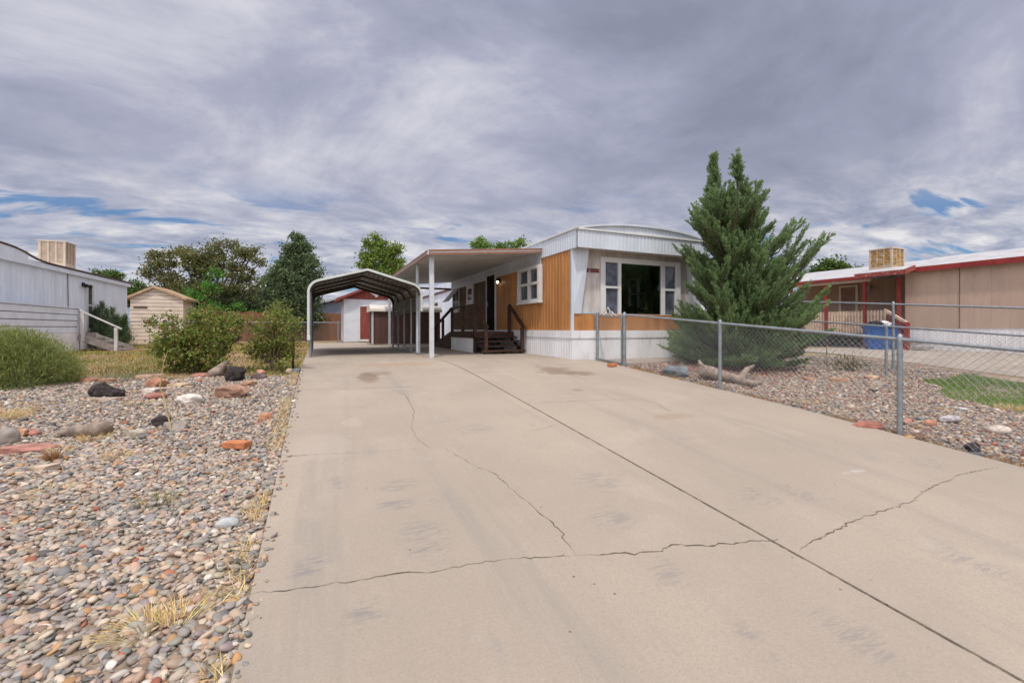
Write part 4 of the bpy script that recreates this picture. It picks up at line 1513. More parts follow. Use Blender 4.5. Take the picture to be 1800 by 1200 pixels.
# long far stairs going down away from the camera
mb = MB()
YF = 18.0
mb.prism([(DY1 + 0.005, FL - 0.02), (DY1 + 0.005, gd), (YF, gd), (YF, gd + 0.16)], 'X', DX0 - 0.02, DX0 + 0.02)
mb.build('ramp_side', M['darkwood'], deck)
mb = MB()
for i in range(5):
    z = FL - 0.02 - (i + 1) * (FL - gd) / 6
    mb.box(DX0 + 0.025, DX1, DY1 + 0.01 + i * 0.4, DY1 + 0.42 + i * 0.4, z - 0.045, z)
mb.build('far_steps', M['darkwood'], deck)
mb = MB()
mb.bar((DX0, DY1 - 0.02, 0.70), (DX0, YF, 0.06), 0.09, 0.06)
mb.box(DX0 - 0.045, DX0 + 0.045, YF - 0.09, YF, gd, 0.08)
mb.box(DX0 - 0.045, DX0 + 0.045, 16.7, 16.79, FL - 0.45, 0.36)
mb.build('far_railing', M['darkwood'], deck)

# ------------------------------------------------------------------ carport
cp = thing('carport', (1.22, 15.05, -0.80), 'grey metal carport with peaked corrugated roof over the concrete', 'carport')
CX0, CX1, CY0, CY1 = -0.20, 2.64, 12.55, 17.55
cxm = (CX0 + CX1) / 2


def carport_curve(off=0.0, z0=-0.76, z1=None, n=8):
    pts = [(CX0 - off, z0)]
    r = 0.28
    sl = math.atan2(0.40, cxm - CX0)
    # left bend: from vertical to roof slope
    zc_ = 1.22 - r
    c = (CX0 + r, zc_)
    for i in range(n + 1):
        a = math.pi - (math.pi / 2 - sl) * i / n
        pts.append((c[0] + (r + off) * math.cos(a), c[1] + (r + off) * math.sin(a)))
    peak = (cxm, pts[-1][1] + (cxm - pts[-1][0]) * math.tan(sl))
    pts.append(peak)
    for p in reversed(pts[:-1]):
        pts.append((2 * cxm - p[0], p[1]))
    if z1 is not None:
        pts[-1] = (pts[-1][0], z1)
    return pts


for y in (CY0 + 0.05, CY0 + 1.28, CY0 + 2.5, CY0 + 3.72, CY1 - 0.05):
    cc = carport_curve()
    mb = MB()
    mb.tube([(x, y, z) for x, z in cc[1:-1]], 0.038, 6)
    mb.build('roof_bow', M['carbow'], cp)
    for e in (cc[:2], cc[-2:]):
        mb = MB()
        (x0_, z0_), (x1_, z1_) = e
        lo_, hi_ = min(z0_, z1_), max(z0_, z1_)
        mb.tube([(x0_, y, lo_), (x0_, y, hi_ - 0.001)], 0.033, 6)
        mb.build('leg', M['galv'], cp)
for x in (CX0, CX1):
    mb = MB()
    mb.tube([(x, CY0, -0.735), (x, CY1, -0.735)], 0.028, 6)
    mb.build('base_rail', M['galv'], cp)


def resample(pts, step):
    out = [Vector(pts[0])]
    acc = 0
    for a, b in zip(pts[:-1], pts[1:]):
        a = Vector(a); b = Vector(b)
        L = (b - a).length
        n = max(1, int(L / step))
        for i in range(1, n + 1):
            out.append(a.lerp(b, i / n))
    return out


cur = carport_curve(0.048, -0.25, 0.50)
rs = resample(cur, 0.014)
prof = []
prof_out = []
acc = 0.0
for i, p in enumerate(rs):
    d = (rs[min(i + 1, len(rs) - 1)] - rs[max(i - 1, 0)]).normalized()
    nrm = Vector((-d.y, d.x))
    if i:
        acc += (p - rs[i - 1]).length
    ph = (acc % 0.14) / 0.14
    h = 0.030 if 0.35 < ph < 0.65 else 0.0
    q = p + nrm * h
    prof.append((q.x, q.y))
    prof_out.append(p + nrm * (h + 0.006))
mb = MB()
mb.strip([(p.x, p.y) for p in prof_out], 'Y', CY0 - 0.02, CY1 + 0.02)
mb.build('roof_sheet', M['carsheet'], cp)
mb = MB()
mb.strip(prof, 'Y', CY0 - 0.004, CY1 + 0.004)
mb.build('roof_underside', M['carunder'], cp)
for y in (CY0 - 0.045, CY1 + 0.005):
    mb = MB()
    outer = carport_curve(0.07, -0.26, 0.49); inner = carport_curve(0.012, -0.26, 0.49)
    n = len(outer)
    vs = [(x, y, z) for x, z in outer] + [(x, y, z) for x, z in inner] + [(x, y + 0.04, z) for x, z in outer] + [(x, y + 0.04, z) for x, z in inner]
    fs = []
    for i in range(n - 1):
        fs += [(i, n + i, n + i + 1, i + 1), (2 * n + i, 2 * n + i + 1, 3 * n + i + 1, 3 * n + i), (i, i + 1, 2 * n + i + 1, 2 * n + i), (n + i, 3 * n + i, 3 * n + i + 1, n + i + 1)]
    mb.add(vs, fs)
    mb.build('edge_trim', M['cartrim'], cp)
mb = MB()
mb.box(CX0 - 0.075, CX0 - 0.0, CY0 - 0.055, CY0 - 0.046, -0.30, -0.18)
mb.build('trim_clip', M['trim'], cp)

# ------------------------------------------------------------------ sheds behind the carport
ws = thing('storage_shed', (3.0, 27.0, -0.82), 'white storage shed with red brown gable and door', 'shed')
SX0, SX1, SY0, SY1 = 1.25, 4.75, 25.5, 28.6
gs = -0.80
mb = MB()
ribwall(mb, 'Y-', SY0, SX0, SX1, gs + 0.08, 1.60, 0.20, 0.008, -0.006)
ribwall(mb, 'X-', SX0, SY0 + 0.06, SY1, gs + 0.08, 1.60, 0.20, 0.008, -0.006)
mb.box(SX1 - 0.05, SX1, SY0 + 0.06, SY1, gs + 0.08, 1.60)
mb.box(SX0 + 0.06, SX1 - 0.06, SY1 - 0.05, SY1, gs + 0.08, 1.60)
mb.build('wall', M['shedwhite'], ws)
mb = MB()
mb.box(SX0 - 0.02, SX1 + 0.02, SY0 - 0.03, SY1, gs - 0.05, gs + 0.079)
mb.build('foundation', M['oldwood'], ws)
mb = MB()
sxm = (SX0 + SX1) / 2
mb.prism([(SX0 - 0.05, 1.601), (SX1 + 0.05, 1.601), (sxm, 2.36)], 'Y', SY0 - 0.04, SY0 + 0.05)
mb.build('gable', M['redbrown'], ws)
mb = MB()
e = 0.38
zs = 1.60 - e * (0.76 / (sxm - SX0))
for s in (-1, 1):
    xe = SX0 - e if s < 0 else SX1 + e
    mb.prism([(xe, zs + 0.02), (sxm, 2.40), (sxm, 2.54), (xe, zs + 0.16)], 'Y', SY0 - 0.35, SY1 + 0.2)
mb.build('roof', M['redbrown'], ws)
mb = MB()
d0 = PY(633, 560, SY0).x; d1 = PY(650, 560, SY0).x
mb.wbox('Y-', SY0, d0 + 0.0, d0 + 0.85, gs + 0.20, 1.20, 0.002, 0.04)
dd = mb.build('door', M['redbrown'], ws)
mb = MB()
mb.wbox('Y-', SY0, d0 - 0.08, d0 - 0.003, gs + 0.1, 1.28, 0.002, 0.05)
mb.wbox('Y-', SY0, d0 - 0.0, d0 + 0.93, 1.203, 1.28, 0.002, 0.05)
mb.wbox('Y-', SY0, d0 - 0.0, d0 + 0.85, gs + 0.08, gs + 0.197, 0.002, 0.06)
mb.build('door_frame', M['trim'], dd)
mb = MB()
ec = PY(661.5, 519, SY0 - 0.05)
sc_ = 0.030
eagle = [(0, 4), (1.2, 3.2), (1.6, 2.2), (3.5, 3.6), (6.5, 4.6), (11, 4.6), (9, 3.2), (7, 2.4), (6.6, 1.2), (4.2, 0.6), (3.4, -0.6), (2, -0.6), (2.2, -2.6), (0, -3.6)]
eagle = eagle + [(-x, z) for x, z in reversed(eagle[1:-1])]
mb.prism([(ec.x + x * sc_ * 1.1, ec.z + z * sc_ * 1.1) for x, z in eagle], 'Y', SY0 - 0.065, SY0 - 0.041)
mb.build('bird_emblem', M['trim'], ws)

bs = thing('brown_shed', (3.6, 21.2, -0.80), 'low brown metal storage shed with pale rusty roof behind carport', 'shed')
BX0, BX1, BY0, BY1 = 2.20, 5.30, 20.6, 22.0
mb = MB()
ribwall(mb, 'Y-', BY0, BX0, BX1, gs + 0.10, 0.76, 0.22, 0.012, 0.010)
ribwall(mb, 'X-', BX0, BY0 + 0.06, BY1, gs + 0.10, 0.76, 0.22, 0.012, 0.010)
mb.box(BX1 - 0.05, BX1, BY0 + 0.06, BY1, gs + 0.10, 0.76)
mb.box(BX0 + 0.06, BX1 - 0.06, BY1 - 0.05, BY1, gs + 0.10, 0.76)
mb.build('wall', M['brownshed'], bs)
mb = MB()
pr = []
for i in range(13):
    a = math.pi * i / 12
    pr.append((BY0 - 0.12 + (BY1 - BY0 + 0.24) * (1 - math.cos(a)) / 2, 0.762 + 0.32 * math.sin(a) ** 0.8))
mb.prism(pr, 'X', BX0 - 0.10, BX1 + 0.06)
mb.build('roof', M['shedroof'], bs)
mb = MB()
mb.box(BX0 - 0.03, BX0 + 0.05, BY0 - 0.03, BY0 - 0.012, gs + 0.1, 0.755)
mb.build('corner_trim', M['postpaint'], bs)
mb = MB()
mb.box(BX0 - 0.10, BX1 + 0.05, BY0 - 0.08, BY1 + 0.05, gs + 0.0, gs + 0.098)
mb.build('floor_frame', M['oldwood'], bs)

# grey-blue house far behind
gh = thing('blue_house', (0.5, 39, -0.82), 'slate blue house with white roof edge behind the wooden fence', 'house')
mb = MB()
hx0 = PY(552, 540, 37).x; hx1 = hx0 + 9.5; hm = PY(640, 500, 37).x
mb.prism([(hx0, -0.82), (hx1, -0.82), (hx1, 1.6), (hm, 2.75), (hx0, 1.65)], 'Y', 37, 44)
mb.build('wall', M['bluehouse'], gh)
mb = MB()
for (xa_, za_, xb_, zb_) in ((hx0 - 0.4, 1.62, hm, 2.86), (hm, 2.86, hx1 + 0.4, 1.6)):
    mb.prism([(xa_, za_), (xb_, zb_), (xb_, zb_ + 0.16), (xa_, za_ + 0.16)], 'Y', 36.6, 44.3)
mb.build('roof', M['greyroof'], gh)

# white home behind, parallel with ours
wh = thing('white_home', (7.9, 27, -0.82), 'white mobile home with maroon trim line partly hidden behind the porch', 'mobile home')
mb = MB()
ribwall(mb, 'X-', 6.3, 21.6, 33, -0.82, 1.98, 0.3, 0.01, 0.006)
mb.box(6.36, 9.9, 21.6, 21.65, -0.82, 1.98)
mb.box(9.85, 9.9, 21.66, 33, -0.82, 1.98)
mb.box(6.36, 9.84, 32.95, 33, -0.82, 1.98)
mb.build('wall', M['leftsiding'], wh)
mb = MB()
mb.box(6.22, 6.29, 21.5, 33.1, 1.985, 2.06)
mb.build('trim', M['maroon'], wh)
mb = MB()
mb.prism([(6.24, 2.062), (9.96, 2.062), (9.96, 2.45), (8.1, 2.75), (6.24, 2.45)], 'Y', 21.5, 33.1)
mb.build('roof', M['leftsiding'], wh)
for pxx, zz0, zz1 in ((749, 0.75, 1.45), (768.5, 0.55, 1.55)):
    yc = PX(pxx, 540, 6.3).y
    window(wh, 'X-', 6.294, yc - 0.55, yc + 0.55, zz0, zz1, (), ((zz0 + zz1) / 2,), 0.09, 0.08, 0.05, 'glass')

# ------------------------------------------------------------------ wooden and chain link fences at the back
wfz = thing('wooden_fence', (-3, 31, -0.82), 'reddish brown weathered cedar board fence behind the far chain link', 'fence')
mb = MB()
x = -9.5
rnd = random.Random(3)
while x < 4.0:
    w = 0.14
    mb.box(x, x + w - 0.008, 31, 31.02 + rnd.uniform(0, 0.008), -0.82, 1.00 + rnd.uniform(-0.04, 0.05))
    x += w
mb.build('boards', M['woodfence'], wfz)
for xx in np.arange(-9.0, 4.0, 2.4):
    mb = MB()
    mb.box(xx - 0.05, xx + 0.05, 31.03, 31.13, -0.82, 0.9)
    mb.build('post', M['woodfence'], wfz)


def chain_fence(name, label, p0, p1, h, posts, rail_r=0.021, post_r=0.03, wire=0.0019, cell=0.078, bot=0.02, gate=False, group=None, fat_end=False):
    p0 = Vector((p0[0], p0[1], 0)); p1 = Vector((p1[0], p1[1], 0))
    L = (p1 - p0).length
    d = (p1 - p0) / L
    root = thing(name, ((p0 + p1) / 2)[:2] + (gz(*((p0 + p1) / 2)[:2]),), label, 'fence' if not gate else 'gate', None if gate else 'chain link fences')

    def at(s, hh):
        q = p0 + d * s
        return Vector((q.x, q.y, gz(q.x, q.y) + hh))
    mb = MB()
    ns = max(2, int(L / 0.5) + 1)
    mb.tube([at(L * i / (ns - 1), h) for i in range(ns)], rail_r, 7)
    mb.build('top_rail', M['galv'], root)
    for i, s in enumerate(posts):
        mb = MB()
        r = post_r * (1.35 if fat_end and i == 0 else 1)
        mb.tube([at(s, -0.05), at(s, h + 0.0)], r, 9)
        mb.tube([at(s, h - 0.05), at(s, h + 0.03), at(s, h + 0.055), at(s, h + 0.07)], [r * 1.12, r * 1.12, r * 0.7, 0.004], 9)
        for bz in (0.25, 0.55, 0.85):
            mb.tube([at(s, h * bz - 0.012), at(s, h * bz + 0.012)], r * 1.15, 9)
        mb.build('post', M['galv'], root)
    mb = MB()
    side = Vector((-d.y, d.x, 0))
    htop = h + 0.035
    HH = htop - bot
    n = int((L + HH) / cell) + 1
    for sgn in (1, -1):
        for i in range(n):
            s0 = i * cell - (HH if sgn > 0 else 0)
            # runs from (s0, bot) at slope +-1
            a = s0; b = s0 + HH if sgn > 0 else s0 - HH
            if sgn < 0:
                a = i * cell; b = a - HH
            t0, t1 = 0.0, 1.0
            lo, hi = min(a, b), max(a, b)
            if hi <= 0 or lo >= L:
                continue
            def cl(sv):
                return (sv - a) / (b - a)
            ta, tb = sorted((cl(0.0), cl(L)))
            t0 = max(0, ta); t1 = min(1, tb)
            if t1 - t0 < 0.01:
                continue
            A = at(a + (b - a) * t0, bot + HH * t0) + side * 0.004 * sgn
            B = at(a + (b - a) * t1, bot + HH * t1) + side * 0.004 * sgn
            mid = at(a + (b - a) * (t0 + t1) / 2, bot + HH * (t0 + t1) / 2) + side * 0.004 * sgn
            mb.tube([A, mid, B], wire, 4, smooth=False, cap=False)
    mb.build('chain_link_mesh', M['wire'], root)
    return root, at


gpost = G(1092, 646)[0]
FX = 6.42
y_gate = 8.22
chain_fence('chain_link_fence', 'low galvanised chain link fence along the right edge of the driveway', (FX, y_gate), (FX + 0.03, 0.4), 1.19,
            [0.0, 2.62, 5.22, 7.7], fat_end=True)
# gate
gr, at = chain_fence('chain_link_gate', 'narrow chain link gate with scroll ornament beside the home', (FX, y_gate + 0.10), (FX + 0.06, 9.30), 1.14,
                     [0.0, 1.17], post_r=0.022, gate=True)
mb = MB()
mb.tube([at(0.0, 0.06), at(1.17, 0.06)], 0.018, 7)
mb.build('bottom_rail', M['galv'], gr)
mb = MB()
for s in (0.05,):
    pass
# scroll: two volutes and a centre arch
for sg in (-1, 1):
    pts = []
    for i in range(26):
        a = i / 25 * 3.2 * math.pi
        r = 0.09 * (1 - i / 30)
        pts.append(at(0.58 + sg * (0.16 - r * math.cos(a) * 1.0), 1.14 + 0.06 + r * math.sin(a) * 0.7))
    mb.tube(pts, 0.008, 5)
    mb.tube([at(0.58 + sg * 0.38, 1.16), at(0.58 + sg * 0.25, 1.20), at(0.58 + sg * 0.1, 1.26), at(0.58, 1.36)], 0.008, 5)
mb.tube([at(0.58 + 0.07 * math.cos(a), 1.25 + 0.07 * math.sin(a)) for a in np.linspace(0, 2 * math.pi, 14)], 0.008, 5)
mb.build('scroll_ornament', M['trim'], gr)
gpm = MB()
yy = 9.38
gpm.tube([(FX + 0.06, yy, gz(FX, yy)), (FX + 0.06, yy, gz(FX, yy) + 1.20)], 0.035, 9)
gpm.tube([(FX + 0.06, yy, gz(FX, yy) + 1.20), (FX + 0.06, yy, gz(FX, yy) + 1.235), (FX + 0.06, yy, gz(FX, yy) + 1.25)], [0.039, 0.036, 0.006], 9)
tag(gpm.build('gate_post', M['galv']), 'galvanised gate post standing against the front of the home', 'post')

chain_fence('chain_link_fence', 'shorter chain link fence at the far side of the gravel yard', (11.9, 9.4), (11.9, 1.6), 1.13, [0.0, 3.6, 6.6], wire=0.0011)
chain_fence('chain_link_fence', 'taller chain link fence behind the shorter one, beside the tan home', (12.6, 10.2), (12.6, 1.6), 1.62, [0.6, 4.2, 7.6], rail_r=0.022, cell=0.10, wire=0.0011)
chain_fence('chain_link_fence', 'distant chain link fence crossing the dry lawn in front of the cedar boards', (-9.5, 26.4), (1.15, 26.4), 1.12, [0.3, 2.7, 5.1, 7.5, 9.0, 10.5], cell=0.16)

# ------------------------------------------------------------------ left neighbour home
LX = -8.35
lh = thing('pale_home', (-10.2, 19, -0.82), 'pale blue white mobile home with board deck at the left', 'mobile home')
mb = MB()
ribwall(mb, 'X-' if False else 'X+', LX, 4.0, 26.6, -0.35, 1.98, 0.24, 0.012, 0.006)
mb.box(LX - 3.9, LX - 0.06, 26.55, 26.6, -0.35, 1.98)
mb.box(LX - 3.9, LX - 0.06, 4.0, 4.05, -0.35, 1.98)
mb.box(LX - 3.95, LX - 3.9, 4.0, 26.6, -0.35, 1.98)
mb.build('wall', M['leftsiding'], lh)
mb = MB()
mb.box(LX - 3.9, LX - 0.02, 4.05, 26.5, -0.95, -0.352)
mb.build('skirting', M['leftskirt'], lh)
mb = MB()
mb.prism([(LX + 0.06, 1.985), (LX + 0.06, 2.16), (LX - 1.95, 2.55), (LX - 3.95, 2.16), (LX - 3.95, 1.985)], 'Y', 3.9, 26.75)
mb.build('roof', M['leftsiding'], lh)
mb = MB()
# roof edge strip, lifted and wavy at the near end
pts = []
for i in range(60):
    y = 4 + 22.8 * i / 59
    lift = 0.28 * (1 / (1 + math.exp((y - 18.6) * 3.0)))
    pts.append((LX + 0.08, y, 2.17 + lift))
mb.tube(pts, 0.035, 6)
mb.build('roof_edge', M['edgebrown'], lh)
mb = MB()
mb.box(LX + 0.061, LX + 0.085, 3.9, 18.6, 2.12, 2.40)
mb.box(LX + 0.061, LX + 0.085, 3.9, 26.75, 1.975, 2.118)
mb.build('fascia', M['leftsiding'], lh)
yd0 = PX(148.5, 530, LX).y; yd1 = PX(163, 530, LX).y
mb = MB()
mb.wbox('X+', LX, yd0, yd1, 0.02 - 0.15, 1.75, 0.006, 0.05)
ld = mb.build('door', M['trim'], lh)
mb = MB()
mb.wbox('X+', LX, yd0 + 0.2, yd1 - 0.2, 0.95, 1.62, 0.051, 0.056)
mb.wbox('X+', LX, yd0 + 0.2, yd1 - 0.2, 0.0, 0.88, 0.051, 0.056)
mb.build('pane', M['glassgrey'], ld)
mb = MB()
lp = PX(145, 501, LX)
mb.wbox('X+', LX, lp.y - 0.08, lp.y + 0.08, lp.z - 0.06, lp.z + 0.10, 0.006, 0.04)
for s in (-1, 1):
    mb.tube([(LX + 0.05, lp.y + s * 0.05, lp.z), (LX + 0.18, lp.y + s * 0.22, lp.z - 0.04)], [0.03, 0.075], 8)
mb.build('flood_light', M['black'], lh)
mb = MB()
cy_ = PX(118, 530, LX).y
mb.tube([(LX + 0.02, cy_, 1.97), (LX + 0.025, cy_ + 0.02, 0.9), (LX + 0.03, cy_ - 0.02, -0.3)], 0.012, 5)
mb.build('cable', M['seam'], lh)
# board deck
ldk = thing('board_deck', (-7.9, 17, -0.82), 'pale horizontal board deck wall in front of the left home', 'deck')
DXF = -7.62
ye = PX(139, 600, DXF).y
mb = MB()
z = -0.16
for i in range(4):
    h = 0.20
    z0_ = -0.14 + i * 0.205
    mb.box(DXF - 0.03, DXF, 6, ye - 0.1, z0_, z0_ + 0.180)
mb.box(DXF - 0.06, DXF + 0.03, 6, ye - 0.05, 0.684, 0.72)
mb.build('boards', M['leftdeck'], ldk)
mb = MB()
mb.box(DXF - 0.028, DXF - 0.012, 6, ye - 0.1, -0.14, 0.67)
mb.build('backing', M['seam'], ldk)
mb = MB()
mb.box(DXF - 0.02, DXF - 0.008, 6, ye - 0.1, -0.90, -0.145)
mb.build('deck_skirt', M['leftskirt'], ldk)
mb = MB()
mb.box(DXF - 0.07, DXF + 0.03, ye - 0.098, ye, -0.85, 0.68)
mb.build('post', M['whitewood'], ldk)
mb = MB()
mb.box(LX + 0.07, DXF - 0.04, 6, ye + 1.6, -0.22, -0.15)
mb.build('deck_floor', M['oldwood'], ldk)
# grey stairs running toward the driveway
lst = thing('wooden_stairs', (-7.0, ye + 0.6, -0.82), 'weathered grey wooden stairs with white handrail at the left home', 'stairs')
for i in range(4):
    zt = -0.18 - (i + 1) * 0.145
    mb = MB()
    mb.box(DXF + 0.02 + i * 0.27, DXF + 0.32 + i * 0.27, ye - 0.05, ye + 1.1, zt - 0.05, zt)
    mb.box(DXF + 0.02 + i * 0.27, DXF + 0.045 + i * 0.27, ye - 0.05, ye + 1.1, zt + 0.001, zt + 0.12)
    mb.build('step', M['oldwood'], lst)
for y in (ye - 0.09, ye + 1.11):
    mb = MB()
    mb.bar((DXF, y, -0.28), (DXF + 1.15, y, -0.80), 0.04, 0.22)
    mb.build('stringer', M['oldwood'], lst)
mb = MB()
mb.box(DXF + 1.0, DXF + 1.09, ye - 0.16, ye - 0.07, -0.82, 0.02)
mb.bar((DXF - 0.02, ye - 0.05, 0.70), (DXF + 0.14, ye - 0.09, 0.56), 0.04, 0.05)
mb.bar((DXF + 0.10, ye - 0.115, 0.60), (DXF + 1.2, ye - 0.115, -0.02), 0.07, 0.045)
mb.box(DXF + 0.10, DXF + 0.19, ye - 0.16, ye - 0.07, -0.45, 0.55)
mb.build('handrail', M['whitewood'], lst)


def swamp_cooler(name, label, c, w, d, h, padmat, yaw=0.0):
    c = Vector(c)
    root = thing(name, c, label, 'cooler', 'roof coolers')
    x0, x1, y0, y1 = c.x - w / 2, c.x + w / 2, c.y - d / 2, c.y + d / 2
    mb = MB()
    mb.box(x0 + 0.04, x1 - 0.04, y0 + 0.04, y1 - 0.04, c.z + 0.02, c.z + h - 0.03)
    b = mb.build('body', M[padmat], root)
    mb = MB()
    t = 0.05
    for xx in (x0, x1 - t):
        for yy in (y0, y1 - t):
            mb.box(xx, xx + t, yy, yy + t, c.z + 0.12, c.z + h - 0.04)
    mb.box(x0, x1, y0, y1, c.z, c.z + 0.12)
    mb.box(x0 - 0.015, x1 + 0.015, y0 - 0.015, y1 + 0.015, c.z + h - 0.04, c.z + h)
    mb.build('casing', M['cooler'], root)
    for ax in ('Y-', 'X-', 'X+'):
        mb = MB()
        a0, a1, cc = (x0 + t, x1 - t, y0) if ax == 'Y-' else (y0 + t, y1 - t, x0 if ax == 'X-' else x1)
        cc2 = cc + 0.03 if ax in ('Y-', 'X-') else cc - 0.03
        nb = 3
        for i in range(nb + 1):
            a = a0 + (a1 - a0) * i / nb
            mb.wbox(ax, cc2, a - 0.02, a + 0.02, c.z + 0.12, c.z + h - 0.04, 0.0, 0.026)
        for k in range(12):
            zz = c.z + 0.15 + (h - 0.22) * k / 11
            mb.wbox(ax, cc2, a0, a1, zz - 0.012, zz + 0.012, 0.0, 0.012)
        mb.build('louvre_panel', M[padmat if padmat == 'oldcooler' else 'cooler'], root)
    mb = MB()
    mb.box(c.x - w * 0.28, c.x + w * 0.28, c.y - d * 0.28, c.y + d * 0.28, c.z - 0.25, c.z - 0.001)
    mb.build('duct', M['galv'], root)
    return root


c = PX(98, 470, LX - 1.0)
k = c.x / ray(98, 470).x
swamp_cooler('roof_cooler', 'beige louvred box cooler on the roof of the left home', (LX - 0.95, c.y, c.z + 0.02), 0.78, 0.78, 0.96, 'coolerpad')

# ------------------------------------------------------------------ tan shed
ts = thing('tan_shed', (-8.0, 31, -0.82), 'pale tan board shed with gable roof behind the left home', 'shed')
TY = 29.8
tx0 = PY(229, 540, TY).x; tx1 = PY(322, 540, TY).x; tm = PY(271, 540, TY).x
kz = (SN * tm + CS * TY) / F
tze = (HOR - 524) * kz; tzp = (HOR - 507) * kz
mb = MB()
mb.prism([(tx0, -0.82), (tx1, -0.82), (tx1, tze), (tm, tzp), (tx0, tze)], 'Y', TY, TY + 3)
mb.build('wall', M['tanshed'], ts)
mb = MB()
for i in range(1, 15):
    z = -0.82 + i * 0.2
    xa0, xa1 = tx0, tx1
    if z > tze:
        f = (z - tze) / (tzp - tze)
        xa0 = tx0 + (tm - tx0) * f; xa1 = tx1 + (tm - tx1) * f
        if f > 0.9: continue
    mb.box(xa0 + 0.02, xa1 - 0.02, TY - 0.004, TY - 0.001, z - 0.010, z + 0.010)
mb.build('siding_seams', M['seam'], ts)
mb = MB()
for (a, za, b, zb) in ((tx0 - 0.18, tze - 0.1, tm, tzp + 0.02), (tm, tzp + 0.02, tx1 + 0.18, tze - 0.1)):
    mb.prism([(a, za), (b, zb), (b, zb + 0.13), (a, za + 0.13)], 'Y', TY - 0.15, TY + 3.1)
mb.build('roof', M['tantrim'], ts)
mb = MB()
vx = PY(249, 540, TY).x
mb.box(vx - 0.35, vx + 0.25, TY - 0.03, TY - 0.005, 1.38 - 0.28, 1.38 - 0.20)
mb.build('door_track', M['edgebrown'], ts)

# ------------------------------------------------------------------ right neighbour home
RX = 18.9
RG = -0.74
rh = thing('tan_home', (21, 7.5, RG), 'tan panel mobile home with red trim and porch at the right', 'mobile home')
mb = MB()
ribwall(mb, 'X-', RX, -4, 8.65, 0.0, 2.02, 0.40, 0.008, -0.006)
mb.box(RX + 0.06, 20.4, 8.60, 8.65, 0.0, 2.02)
mb.box(23.0, 23.05, -4, 13.4, 0.0, 2.02)
mb.box(RX + 0.06, 23.0, -4, -3.95, 0.0, 2.02)
mb.build('wall', M['tanwall'], rh)
mb = MB()
for y in (0.6, 2.4, 4.1, 5.7, 7.2):
    mb.box(RX - 0.012, RX - 0.002, y, y + 0.018, 0.0, 2.02)
mb.build('wall_seam', M['seam'], rh)
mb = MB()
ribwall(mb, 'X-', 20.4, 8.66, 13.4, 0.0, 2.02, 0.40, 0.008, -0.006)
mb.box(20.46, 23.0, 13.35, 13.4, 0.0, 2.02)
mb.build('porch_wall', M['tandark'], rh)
mb = MB()
ribwall(mb, 'X-', RX + 0.02, -4, 8.65, RG - 0.3, -0.002, 0.16, 0.015, 0.006)
ribwall(mb, 'X-', 20.42, 8.66, 13.4, RG - 0.3, -0.002, 0.16, 0.015, 0.006)
mb.build('skirting', M['skirt'], rh)
mb = MB()
mb.prism([(RX - 0.16, 2.09), (20.95, 2.62), (23.2, 2.10), (23.2, 2.02), (RX - 0.16, 2.02)], 'Y', -4.2, 8.7)
mb.prism([(RX - 0.30, 1.97), (20.95, 2.58), (23.2, 2.06), (23.2, 2.0), (RX - 0.30, 1.92)], 'Y', 8.701, 13.7)
mb.build('roof', M['greyroof'], rh)
mb = MB()
mb.box(RX - 0.20, RX - 0.161, -4.2, 8.4, 1.93, 2.095)
mb.box(RX - 0.34, RX - 0.301, 9.6, 13.72, 1.85, 1.95)
mb.build('red_fascia', M['redtrim'], rh)
mb = MB()
mb.box(RX - 0.26, RX - 0.16, 9.6, 13.6, 1.74, 1.85)
mb.build('porch_beam', M['tanwall'], rh)
for px in (1391, 1452, 1520, 1580):
    y = PX(px, 560, RX - 0.2).y
    mb = MB()
    mb.box(RX - 0.24, RX - 0.16, y - 0.045, y + 0.045, RG, 1.739 if px < 1560 else 1.80)
    mb.build('porch_post', M['redtrim'], rh)
ya = PX(1509, 520, 20.4).y; yb_ = PX(1476, 520, 20.4).y
mb = MB()
mb.wbox('X-', 20.4, ya + 0.08, yb_ - 0.08, 0.0, 1.72, 0.002, 0.04)
rd = mb.build('door', mat('brown_door', (0.27, 0.17, 0.13), 0.6), rh)
mb = MB()
mb.wbox('X-', 20.4, ya, ya + 0.078, 0.0, 1.80, 0.002, 0.06)
mb.wbox('X-', 20.4, yb_ - 0.078, yb_, 0.0, 1.80, 0.002, 0.06)
mb.wbox('X-', 20.4, ya + 0.08, yb_ - 0.08, 1.722, 1.80, 0.002, 0.06)
mb.build('door_frame', M['tanshed'], rd)
yw = PX(1421, 520, 20.4).y
window(rh, 'X-', 20.394, yw - 0.5, yw + 0.5, 0.7, 1.25, (), (), 0.07, 0.05)
lq = PX(1528, 508, 20.35)
mb = MB()
mb.tube([(20.38, lq.y, lq.z + 0.05), (20.2, lq.y, lq.z + 0.03)], [0.06, 0.12], 9)
mb.build('porch_lamp', M['galv'], rh)
# stub roof over the steps
sy0 = PX(1597, 490, RX - 0.75).y; sy1 = PX(1531, 490, RX - 0.75).y
st = MB()
st.prism([(RX - 0.85, 1.90), (RX - 0.15, 2.10), (RX - 0.15, 2.17), (RX - 0.85, 1.97)], 'Y', 8.30, 9.75)
st.build('step_canopy', M['greyroof'], rh)
st = MB()
st.box(RX - 0.90, RX - 0.852, 8.28, 9.77, 1.83, 1.985)
st.prism([(RX - 0.85, 1.83), (RX - 0.21, 1.99), (RX - 0.21, 2.17), (RX - 0.85, 1.99)], 'Y', 8.26, 8.298)
st.build('canopy_fascia', M['redold'], rh)
